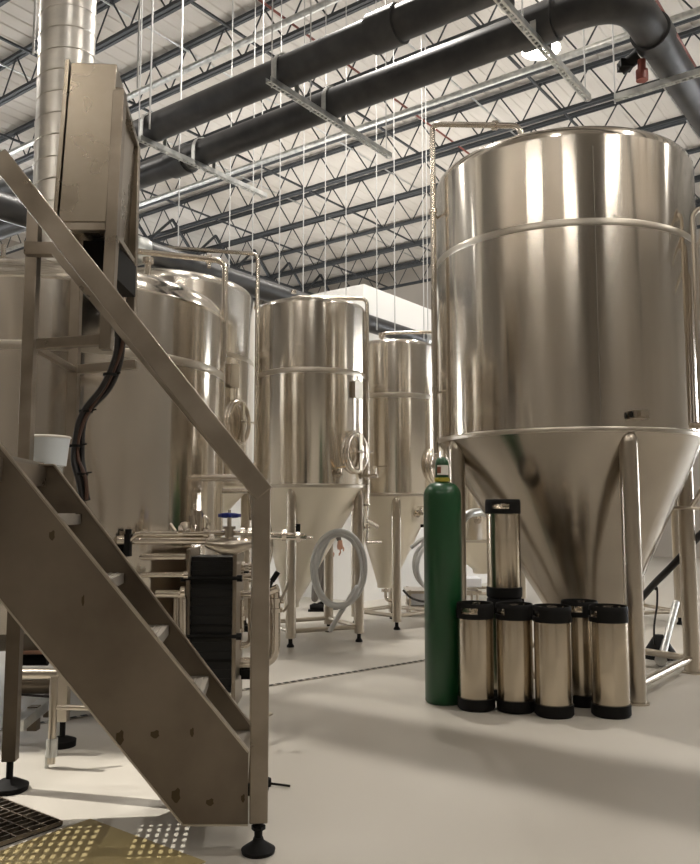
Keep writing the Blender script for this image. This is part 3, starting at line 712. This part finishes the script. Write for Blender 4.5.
# control cabinet with its frame
cab = thing('control_cabinet', at(85, 350, 3.8), 'tall stainless control cabinet on tube frame above the staircase', 'cabinet')
A = V((-1.39, 3.45, 0)); B_ = V((-1.06, 3.43, 0)); Dv = V((-.095, .72, 0))
c0 = at(60, 140, 3.45); c1 = at(105, 140, 3.45)
x0, x1 = c0.x, c1.x
ztop = at(85, 62, 3.45).z; zbot = at(85, 221, 3.45).z
def cb(px, py): return at(px, py, 3.45)
b = MB(); b.prism([cb(58,222), cb(106,222), cb(117,64), cb(71,62)], Dv*.98); b.build('body', 'cabinet', cab, bevel=.004)
b = MB(); b.prism([cb(53,225)-V((0,.01,0)), cb(57.4,225)-V((0,.01,0)), cb(70.4,60)-V((0,.01,0)), cb(66,60)-V((0,.01,0))], Dv*.98); b.build('door', 'cabinet', cab, bevel=.002)
ct = onplane(0,0)
def post(px, Y, z0, z1, w=.05):
    q = at(px[0], px[1], Y); b = MB(); b.bar(V((q.x,q.y,z0)), V((q.x,q.y,z1)), w, w, up=(0,1,0)); b.build('frame_post', 'frame', cab, bevel=.003); return q
qa = post((30,340), 3.46, 1.30, at(36,206,3.46).z, .052)
qb = at(109, 225, 3.42); b = MB(); b.bar(at(106,350,3.42), at(120,92,3.42), .05, .05, up=(0,1,0)); b.build('frame_post', 'frame', cab, bevel=.003)
qc = post((75,340), 4.12, .95, at(75,240,4.12).z, .05)
qd = post((134,200), 4.13, at(134,268,4.13).z-.25, at(134,146,4.13).z, .045)
zr = at(70,344,3.45).z
def bar2(p, q, w=.045, h=.045): b = MB(); b.bar(p, q, w, h, ext=.015); b.build('frame_rail', 'frame', cab, bevel=.003)
bar2(V((qa.x+.05,qa.y,zr)), at(104,340,3.43))
z2 = at(90,370,4.12).z; bar2(V((qc.x,qc.y,z2)), V((qd.x+.02,qd.y,z2+.03)))
bar2(V((qa.x,qa.y,zr)), V((qc.x,qc.y,z2)), .03, .03)
bar2(V((x0+.01,3.45,zbot-.03)), V((qb.x,3.45,zbot-.03)), .04, .035)
zn = at(112,92,3.44).z
bar2(at(120,92,3.42), V((qd.x,qd.y,at(134,146,4.13).z)), .035, .03)
bar2(V((qb.x,qb.y,at(118,228,3.44).z)), V((qd.x,qd.y,at(132,262,4.13).z)), .03, .03)
b = MB(); b.box(V(((x0+x1)/2+.02, 3.85, zbot-.10)), (.14,.4,.16)); b.build('cable_box', 'dark', cab)
# cable bundle
path = [at(92,250,3.7), at(108,285,3.7), at(119,320,3.72), at(118,352,3.75), at(105,385,3.8), at(88,408,3.85), at(79,428,3.85), at(76,455,3.85), at(82,478,3.85), at(84,500,3.85)]
t = thing('cable_bundle', path[0], 'bundle of black cables hanging below the control cabinet', 'cables')
for i in range(7):
    o = V((.02*math.cos(i*2.1), .02*math.sin(i*1.3), .012*math.sin(i)))*(1 if i else 0)
    b = MB(); b.tube([p+o*(.75+.3*math.sin(k*.35+i)) for k, p in enumerate(smoothpath(path, 6))], (.0135 if i != 3 else .009), 8); b.build('cable', 'copper' if i == 3 else 'black', t)
sp_ = smoothpath(path, 6)
for k in (14, 22, 31, 40, 47):
    b = MB(); b.tube([sp_[k]-Z*.006, sp_[k]+Z*.006], .033, 10); b.cyl(sp_[k], sp_[k]+V((.05,0,.01)), .004, 5); b.build('cable_tie', 'dark', t)
# translucent tub at the head of the stairs
q = at(48, 466, 3.62); q.z = DZ+.01
q0 = st_p((q-O).dot(Sd), (q-O).dot(Td), DZ+.01)
t = thing('plastic_tub', q0, 'cloudy white plastic tub resting at the head of the stairs', 'tub')
b = MB(); b.lathe([(0,0),(.078,0),(.088,.10),(.092,.125),(.085,.125),(.08,.10),(.07,.01),(0,.01)], q0, 32); b.build('body', 'plastic', t)
b = MB(); ring(q0+Z*.127, (0,0,1), .09, .006, 32, 8, b); b.build('rim', 'tag', t)

# =====================================================================
# HEAT EXCHANGER AND PIPEWORK
# =====================================================================
HY = 4.55
hx0, hx1 = at(190, 620, HY), at(232, 620, HY); ht = at(210, 557, HY).z
hx = thing('plate_heat_exchanger', V(((hx0.x+hx1.x)/2, HY+.12, 0)), 'dark plate heat exchanger between steel end plates behind the stairs', 'heat exchanger')
b = MB(); n_ = 30; D0, D1 = HY, HY+.26; z0 = .16
for i in range(n_): z = z0 + (ht-z0)*(i+.5)/n_; b.box(V(((hx0.x+hx1.x)/2, (D0+D1)/2, z)), ((hx1.x-hx0.x) - (.006 if i%2 else .0), D1-D0-(.006 if i%2 else 0), (ht-z0)/n_*.98))
b.build('plate_pack', 'plates', hx)
for xx in (hx0.x-.012, hx1.x+.014):
    b = MB(); b.box(V((xx, (D0+D1)/2, (ht+.03+.05)/2+.02)), (.022, D1-D0+.04, ht+.02-.05)); b.build('end_plate', 'frame', hx, bevel=.003)
for py in (578, 636):
    for yy in (D0-.018, D1+.018):
        z = at(210,py,HY).z; b = MB(); b.cyl(V((hx0.x-.04,yy,z)), V((hx1.x+.05,yy,z)), .011, 10); b.cyl(V((hx0.x-.05,yy,z)), V((hx0.x-.025,yy,z)), .02, 6); b.cyl(V((hx1.x+.028,yy,z)), V((hx1.x+.055,yy,z)), .02, 6); b.build('tie_bolt', 'dark', hx)
for zz in (.33,.52,.75):
    b = MB(); b.box(V(((hx0.x+hx1.x)/2, D0-.004, zz)), (hx1.x-hx0.x, .006, .012)); b.build('rib', 'dark', hx)
for xx in (hx0.x-.01, hx1.x+.01):
    b = MB(); g = V((xx, D0+.13, 0)); b.cyl(g+Z*.02, g+Z*.08, .012, 8); b.lathe([(0,0),(.035,0),(.035,.01),(0,.025)], g, 16); b.build('levelling_foot', 'pipe', hx)
# main manifold
man = thing('pipe_manifold', at(180, 540, 4.6), 'polished pipework with clamps crossing behind the stairs at waist height', 'pipework')
def pipe(pts, r, nm='pipe', m='pipe', par=None, rad=.06, seg=14):
    b = MB(); b.tube(rounded(pts, rad) if len(pts) > 2 else pts, r, seg); return b.build(nm, m, par or man)
Y1 = 4.42
pipe([at(118,540,Y1), at(212,540,Y1)], .024)
pipe([at(128,541,Y1-.02), at(138,533,Y1-.02), at(146,533.5,Y1-.02), at(206,533.5,Y1-.02)], .013, rad=.03)
pipe([at(135,557,Y1+.1), at(186,557,Y1+.1)], .018)
pipe([at(142,575,Y1+.05), at(187,575,Y1+.05)], .014)
pipe([at(156,594,Y1+.05), at(183,594,Y1+.05), at(183,650,Y1+.05)], .021, rad=.03)
pipe([at(176,598,Y1+.1), at(176,640,Y1+.1)], .014)
pipe([at(200,478,Y1+.5), at(243,478,Y1+.5)], .022)
pipe([at(222,491,Y1+.55), at(262,491,Y1+.55)], .016)
pipe([at(250,478,Y1+.5), at(252,520,Y1+.5)], .018)
pipe([at(206,533,Y1), at(262,533,Y1)], .014)
pipe([at(262,535,Y1), at(304,537,Y1+.3)], .020, m='pipe')
pipe([at(300,537,Y1+.3), at(313,538,Y1+.3)], .009)
for px, py, r in ((146,533,.022),(181,531,.032),(188,531,.02),(206,533,.026),(212,540,.036),(243,534,.036),(250,534,.034),(254,541,.03),(284,535,.032),(298,537,.028),(183,592,.03),(186,575,.02)):
    b = MB(); clampring(b, at(px,py,Y1-.01), (1,.1,0), r, .024); b.build('clamp_ring', 'pipe', man)
for px, py in ((128,536),(193,520),(199,515)):
    q = at(px,py,Y1); b = MB(); clampring(b, q, (0,0,1), .022, .05); b.build('clamp_ring', 'pipe', man)
b = MB(); q = at(128,545,Y1-.02); b.box(q, (.03,.05,.12)); b.cyl(q+Z*.06, q+Z*.085, .018, 10); b.build('valve_body', 'dark', man)
b = MB(); q = at(200,528,Y1); b.cyl(q-Z*.02, q+Z*.08, .022, 14); ring(q+Z*.02, (0,1,0), .045, .012, 20, 8, b); b.cyl(q+V((-.04,0,0)), q+V((-.04,0,.1)), .01, 8); b.build('relief_valve', 'pipe', man)
b = MB(); q = at(185,529,Y1); b.lathe([(0,-.02),(.03,-.02),(.03,.02),(.02,.035),(0,.04)], q, 14); b.cyl(q+V((-.05,0,-.01)), q+V((-.08,0,.03)), .007, 6); b.build('gauge', 'leg', man)
b = MB(); q = at(298,530,Y1+.3); b.cyl(q-Z*.04, q+Z*.035, .014, 10); b.build('valve_stem', 'dark', man)
# control valve with the blue handwheel
q = at(229, 545, Y1-.03)
hv = thing('handwheel_valve', q, 'steel valve with a blue handwheel above the heat exchanger', 'valve')
b = MB(); b.tube([q+V((-.125,0,.012)), q+V((-.10,0,.005)), q+V((-.03,0,-.005)), q+V((.03,0,-.005)), q+V((.10,0,.005)), q+V((.135,0,.012))], [.022,.028,.048,.048,.030,.022], 20)
b.cyl(q, q+Z*.10, .024, 14); b.cyl(q+Z*.10, q+Z*.15, .012, 10); b.cyl(q+Z*.085, q+Z*.10, .034, 14); b.build('valve_body', 'leg', hv)
b = MB(); wc = q+Z*.158; ring(wc, (0,.12,1), .05, .009, 32, 8, b)
for i in range(8): a = 2*PI*i/8; b.cyl(wc, wc+V((.048*math.cos(a), .048*math.sin(a), 0)), .006, 6); b.cyl(wc+V((.052*math.cos(a+.2), .052*math.sin(a+.2), -.009)), wc+V((.052*math.cos(a+.2), .052*math.sin(a+.2), .009)), .009, 8)
b.cyl(wc-Z*.01, wc+Z*.012, .014, 10); b.build('handwheel', 'blue', hv)
b = MB(); b.cyl(wc, wc+Z*.03, .008, 8); b.build('stem', 'pipe', hv)
# pipes to the right of the exchanger
rp = thing('exchanger_pipework', V((at(262,600,4.7).x, 4.7, 0)), 'bent steel pipes and butterfly valves right of the heat exchanger', 'pipework')
Y2 = 4.72
pipe([at(237,566,Y2), at(254,566,Y2)], .016, par=rp); pipe([at(237,577,Y2), at(258,577,Y2)], .022, par=rp)
pipe([at(237,594,Y2), at(272,594,Y2)], .02, par=rp)
pipe([at(251,598,Y2), at(251,645,Y2), at(236,645,Y2)], .018, par=rp, rad=.07)
pipe([at(275,600,Y2), at(275,663,Y2), at(238,663,Y2)], .032, par=rp, rad=.12, seg=18)
pipe([at(268,520,Y2), at(272,548,Y2), at(266,572,Y2)], .014, par=rp, rad=.08)
for px, py, r, d in ((243,566,.028,(1,0,0)),(251,577,.032,(1,0,0)),(241,577,.028,(1,0,0)),(275,610,.045,(0,0,1)),(275,600,.042,(0,0,1)),(251,566,.025,(1,0,0)),(240,645,.03,(1,0,0)),(238,630,.03,(0,0,1)),(242,608,.022,(0,0,1)),(242,618,.026,(0,0,1)),(274,594,.04,(1,-.4,0)),(282,600,.02,(1,0,0))):
    b = MB(); clampring(b, at(px,py,Y2), d, r, .022); b.build('clamp_ring', 'pipe', rp)
b = MB()
b.cyl(at(242,600,Y2), at(242,632,Y2), .012, 10); b.cyl(at(275,590,Y2), at(275,616,Y2), .028, 14); b.cyl(at(264,594,Y2-.03), at(278,588,Y2-.05), .024, 14)
b.build('valve_body', 'pipe', rp)
b = MB(); b.bar(at(267,592,Y2-.05), at(276,573,Y2-.05), .02, .014, up=(0,1,0)); b.bar(at(272,581,Y2-.05), at(278,572,Y2-.05), .03, .022, up=(0,1,0)); b.build('valve_handle', 'dark', rp)
b = MB(); b.bar(at(281,600,Y2-.02), at(289,583,Y2-.02), .014, .008, up=(0,1,0)); b.bar(at(283,612,Y2-.02), at(289,604,Y2-.02), .014, .008, up=(0,1,0)); b.build('valve_handle', 'leg', rp)
b = MB(); b.box(at(246,674,Y2), (.05,.05,.05)); b.cyl(at(238,668,Y2), at(246,676,Y2), .02, 10); b.build('drain_valve', 'dark', rp)
for px, py in ((275,616),(243,655)):
    q = at(px,py,Y2)
b = MB(); g = V((at(275,660,Y2).x-.05, Y2, 0)); zz = at(262,663,Y2).z; b.cyl(g, V((g.x,g.y,zz)), .01, 8); b.lathe([(0,0),(.04,0),(.04,.008),(0,.01)], g, 14); b.build('pipe_stand', 'leg', rp)

# pump skid low at left under the platform
sk = thing('pump_skid', gnd(40, 735), 'low steel pipe frame and tubes under the platform at left', 'pump skid')
pipe([at(14,674,4.0), at(58,674,4.0)], .026, 'frame_tube', 'leg', sk)
pipe([at(14,684,4.4), at(55,684,4.4)], .05, 'suction_pipe', 'stair', sk)
pipe([at(16,694,4.2), at(52,697,4.2)], .006, 'cable', 'black', sk)
g = gnd(51, 768); pipe([V((g.x,g.y,.02)), V((g.x,g.y,at(51,677,g.y).z))], .018, 'leg', 'leg', sk)
b = MB(); b.cyl(V((g.x,g.y,.05)), V((g.x,g.y,.13)), .026, 12); b.cyl(V((g.x-.02,g.y,0)), V((g.x-.02,g.y,.06)), .01, 8); b.build('clamp_foot', 'galv', sk)
pipe([V((g.x,g.y,at(52,707,g.y).z)), at(90,708,g.y+.05)], .012, 'frame_tube', 'leg', sk)
pipe([at(14,648,4.9), at(45,650,4.9)], .045, 'copper_pipe', 'pinktube', sk)
pipe([at(14,660,4.6), at(48,660,4.6)], .03, 'rubber_pipe', 'dark', sk)
a = gnd(16, 726, .12); c = gnd(62, 690, .12); b = MB(); b.bar(a, c, .07, .05); b.build('channel', 'galv', sk)
for k in (.35,.7):
    q = a.lerp(c, k); b = MB(); b.box(q-Z*.03, (.05,.05,.12)); b.build('support', 'stair', sk)
# steel cart by tank 4
cpos = gnd(418, 612)
ct = thing('steel_cart', cpos, 'low steel cart with white bin behind the green gas cylinder', 'cart')
q0 = at(405, 588, 9.2); q1 = at(478, 592, 9.2)
b = MB(); b.box((q0+q1)/2, ((q1-q0).length, .5, .03)); b.build('tabletop', 'leg', ct)
for xx in (q0.x+.04, q1.x-.04):
    for yy in (9.0, 9.4): b = MB(); b.cyl(V((xx,yy,0)), V((xx,yy,q0.z)), .015, 8); b.build('leg', 'leg', ct)
b = MB(); b.box(V(((q0.x+q1.x)/2, 9.2, .10)), ((q1-q0).length*.95, .45, .02)); b.build('shelf', 'leg', ct)
b = MB(); x_ = q0.x+.18; b.prism([V((x_-.13,9.05,.115)),V((x_+.13,9.05,.115)),V((x_+.16,9.05,.245)),V((x_-.16,9.05,.245))], (0,.3,0)); tag(b.build('storage_bin', 'white', bevel=.008), 'white plastic bin on the lower shelf of the steel cart', 'bin')
q = at(471, 588, 9.2); q.z = q0.z+.02; b = MB(); b.box(q+V((0,0,.05)), (.2,.3,.1)); tag(b.build('storage_box', 'white', bevel=.01), 'pale box on the cart between the gas cylinder and the stacked keg', 'box')
b = MB(); b.tube(smoothpath([at(403,590,8.85), at(410,597,8.85), at(420,601,8.85), at(432,602,8.85)], 6), .012, 8); tag(b.build('rubber_hose', 'black'), 'thin black hose sagging in front of the steel cart', 'hose')
# grey hose piece between cylinder and keg
b = MB(); b.tube(smoothpath([at(450,552,6.6), at(458,528,6.6), at(469,514,6.6), at(488,514,6.9), at(500,530,7.0)], 6), .035, 14); tag(b.build('thick_hose', 'galv'), 'thick grey hose bending behind the stacked keg', 'hose')

# =====================================================================
# FLOOR DETAILS
# =====================================================================
a = gnd(266, 686.5); c = gnd(428, 660)
dd = (c-a).normalized(); b = MB(); b.box((a+c)/2+dd*.2+Z*.002, ((c-a).length+4.6, .045, .004), dd, dd.cross(Z))
dr = b.build('slot_drain', 'grate'); tag(dr, 'thin dark slot drain line across the floor behind the kegs', 'drain')
n_ = int(((c-a).length+4.4)/.06); m0 = (a+c)/2+dd*.2 - dd*((c-a).length+4.4)/2
b = MB()
for i in range(n_): b.box(m0+dd*(i*.06)+Z*.0045, (.035,.03,.002), dd, dd.cross(Z))
b.build('slot', 'dark', dr)
cr_ = gnd(62, 826)
t = thing('drain_grate', cr_, 'dark square floor grate at the lower left corner', 'floor grate')
b = MB(); u1, u2 = Jd, -Kd; L1, L2 = .62, .42
b.prism([cr_+Z*.001, cr_+u1*L1+Z*.001, cr_+u1*L1+u2*L2+Z*.001, cr_+u2*L2+Z*.001], Z*.003); b.build('pit', 'dark', t)
b = MB()
for i in range(int(L1/.04)+1): b.bar(cr_+u1*(i*.04)+Z*.012, cr_+u1*(i*.04)+u2*L2+Z*.012, .005, .014)
for i in range(int(L2/.06)+1): b.bar(cr_+u2*(i*.06)+Z*.012, cr_+u2*(i*.06)+u1*L1+Z*.012, .005, .014)
b.build('grid', 'stair', t)
g = gnd(266, 786); b = MB(); b.lathe([(0,0),(.022,0),(.022,.03),(.012,.035),(0,.035)], g, 12)
b.tube([g+Z*.01+V((.02,0,0)), gnd(290,786,.008)], .005, 6); tag(b.build('floor_fitting', 'dark'), 'small dark fitting with a thin lead on the floor right of the stair post', 'fitting')
y0 = cr_ - Jd*.03 + Kd*.10
b = MB(); b.prism([y0+Z*.0005, y0-Jd*.62+Z*.0005, y0-Jd*.62-Kd*1.0+Z*.0005, y0-Kd*1.0+Z*.0005], Z*.003); tag(b.build('yellow_mat', 'mat'), 'worn yellow floor mat under the platform at the lower left', 'mat')

# =====================================================================
# PERSON BEHIND THE CENTRE FERMENTER (stooping)
# =====================================================================
px_, py_ = at(319, 600, 9.55).x, 9.55
pr_ = thing('person', V((px_, py_, 0)), 'person in grey trousers and dark shoes stooping behind the centre fermenter', 'person')
def skin(name, verts, edges, m, parent):
    me = bpy.data.meshes.new(name); me.from_pydata([v[0] for v in verts], edges, []); me.update()
    o = bpy.data.objects.new(name, me); col.objects.link(o); o.parent = parent
    md = o.modifiers.new('skin', 'SKIN'); 
    sv = me.skin_vertices[0].data if me.skin_vertices else None
    if sv is None:
        bpy.context.view_layer.objects.active = o
        sv = me.skin_vertices[0].data if me.skin_vertices else None
    if sv:
        for i, v in enumerate(verts): sv[i].radius = (v[1], v[1]); sv[i].use_root = (i == 0)
    sb = o.modifiers.new('sub', 'SUBSURF'); sb.levels = 1; sb.render_levels = 2
    me.materials.append(M[m]); return o
body = [((0,0,.90),.13),((.02,.0,1.10),.12),((.10,0,1.27),.13),((.16,0,1.38),.06),((.20,0,1.44),.05),
 ((-.03,-.09,.82),.09),((-.01,-.10,.47),.065),((-.05,-.10,.10),.042),((-.03,.09,.82),.09),((.06,.10,.47),.065),((.03,.10,.10),.042),
 ((.11,-.18,1.26),.055),((.12,-.24,.98),.04),((.13,-.22,.74),.03),((.11,.18,1.26),.055),((.16,.24,.98),.04),((.24,.20,.78),.03)]
be = [(0,1),(1,2),(2,3),(3,4),(0,5),(5,6),(6,7),(0,8),(8,9),(9,10),(2,11),(11,12),(12,13),(2,14),(14,15),(15,16)]
skin('body', body, be, 'trousers', pr_)
skin('shirt', [((.01,0,.98),.14),((.03,0,1.12),.13),((.10,0,1.27),.14),((.11,-.18,1.26),.065),((.12,-.24,1.0),.048),((.11,.18,1.26),.065),((.16,.24,1.0),.048)], [(0,1),(1,2),(2,3),(3,4),(2,5),(5,6)], 'shirt', pr_)
b = MB(); hc_ = V((.25,0,1.55)); b.lathe([(0,-.12),(.045,-.11),(.065,-.06),(.078,.0),(.078,.06),(.05,.11),(0,.125)], hc_, 20); b.cyl(hc_+V((.07,0,-.01)), hc_+V((.10,0,-.03)), .014, 8)
for s_ in (-1,1): b.box(hc_+V((0,s_*.08,0)), (.03,.015,.055))
b.build('head', 'skin', pr_, local=True, ang=60)
b = MB(); b.lathe([(.083,-.02),(.085,.04),(.06,.11),(0,.138)], hc_-V((.012,0,0)), 20); b.build('hair', 'hair', pr_, local=True, ang=60)
for (w, dirx) in ((V((.13,-.22,.74)), -.02), (V((.24,.20,.78)), .03)):
    b = MB(); b.tube([w+Z*.02, w-Z*.05, w-Z*.09], [.026,.036,.03], 12)
    for k, L in enumerate((.06,.075,.08,.07)):
        f0 = w+V((dirx*0, -.03+.02*k, -.085)); b.tube([f0, f0+V((.008,0,-L*.5)), f0+V((-.012,0,-L))], [.009,.0085,.006], 8)
    b.tube([w+V((.02,-.01,-.04)), w+V((.045,-.02,-.08)), w+V((.04,-.02,-.11))], [.012,.011,.008], 8)
    b.build('hand', 'skin', pr_, local=True, ang=60)
for q in (V((-.05,-.10,0)), V((.03,.10,0))):
    b = MB(); b.tube([q+V((-.05,0,.045)), q+V((.0,0,.05)), q+V((.09,0,.04)), q+V((.19,0,.03))], [.03,.048,.042,.02], 12); b.box(q+V((.06,0,.012)), (.26,.085,.022)); b.build('shoe', 'dark', pr_, local=True, ang=60)

# =====================================================================
# LIGHT, CAMERA
# =====================================================================
ld = bpy.data.lights.new('floodlight', 'SPOT'); ld.energy = 4200; ld.spot_size = math.radians(13.5); ld.spot_blend = .35; ld.shadow_soft_size = .012; ld.color = (1,.95,.86)
lo = bpy.data.objects.new('floodlight', ld); lo.location = V((-5.6, 4.5, 7.6)); col.objects.link(lo)
dv = V((-1.42, 3.05, 0)) - lo.location; lo.rotation_euler = dv.to_track_quat('-Z', 'Y').to_euler()
# unseen uplights added to brighten the roof deck, on inner room and walls
for i, (c, sx, sy, e) in enumerate(((C0+Jd*4+Kd*3+Z*4.32, 3, 3, 150), (C0+Jd*6+Kd*8+Z*4.32, 3, 3, 140), (C0+Jd*1.2+Kd*6+Z*4.32, 2, 3, 130), (jk(6,K0+.6,6.9), 6, .5, 200), (jk(-2.5,K0+.6,6.9), 6, .5, 160), (jk(J0+.6,5,6.9), .5, 8, 220), (jk(J1-.7,4,5.6), .5, 8, 150))):
    b = MB(); b.box(c-Z*.08, (sx, sy, .12), Jd, Kd)
    tag(b.build('fill_light_box', 'lampshell'), 'flat fill-light box added to brighten the roof deck, out of the picture', 'lamp', 'added fill lights brightening the roof deck')
    ld = bpy.data.lights.new('fill_uplight', 'AREA'); ld.shape = 'RECTANGLE'; ld.size = sx; ld.size_y = sy; ld.energy = e; ld.color = (1, .95, .88)
    lo = bpy.data.objects.new('fill_uplight', ld); lo.location = c; lo.rotation_euler = (PI, 0, -math.atan2(Jd.y, Jd.x)); lo.rotation_euler = Matrix((( Jd.x, Kd.x, 0), (Jd.y, Kd.y, 0), (0, 0, -1))).to_euler(); col.objects.link(lo)
# unseen strip lamps added behind the camera as room fill
for i, (j, k) in enumerate(((-3.5,-4.5),(2,-5.5),(-7,.8))):
    c = jk(j,k,7.3); t = thing('fill_strip', c, 'long unseen strip lamp added for room fill behind the viewer', 'lamp', 'added fill strips behind the viewer')
    d_ = Jd if k < -1 else Kd
    b = MB(); b.box(c+Z*.05, (2.4,.22,.08), d_, d_.cross(Z)); b.build('lamp_housing', 'lampshell', t)
    b = MB(); b.box(c, (2.3,.18,.02), d_, d_.cross(Z)); b.build('tube', 'lamp', t)
    b = MB(); b.cyl(c+Z*.09, V((c.x,c.y,8.1)), .008, 6); b.build('hanger', 'rod', t)
    ld = bpy.data.lights.new('fill_strip_light', 'AREA'); ld.shape = 'RECTANGLE'; ld.size = 2.3; ld.size_y = .25; ld.energy = 70; ld.color = (1,.93,.84)
    lo = bpy.data.objects.new('fill_strip_light', ld); lo.location = c - Z*.03; lo.rotation_euler = (0,0,math.atan2(d_.y,d_.x)); col.objects.link(lo)

w = bpy.data.worlds.new('world'); bpy.context.scene.world = w; w.use_nodes = True
w.node_tree.nodes['Background'].inputs[0].default_value = (.9,.93,1,1); w.node_tree.nodes['Background'].inputs[1].default_value = .3
cam = bpy.data.cameras.new('camera'); co = bpy.data.objects.new('camera', cam); col.objects.link(co)
co.location = (0,0,CAMZ); co.rotation_euler = (PI/2+PITCH, 0, 0)
cam.sensor_fit = 'HORIZONTAL'; cam.sensor_width = 36; cam.lens = 36*F/700; cam.clip_end = 200; cam.clip_start = .02
sc = bpy.context.scene; sc.camera = co
sc.view_settings.view_transform = 'Standard'; sc.view_settings.look = 'None'; sc.view_settings.exposure = 0.05; sc.view_settings.gamma = 1
sc.cycles.use_denoising = True
sc.cycles.max_bounces = 8; sc.cycles.diffuse_bounces = 4; sc.cycles.glossy_bounces = 5; sc.cycles.sample_clamp_indirect = 6
sc.cycles.use_adaptive_sampling = False
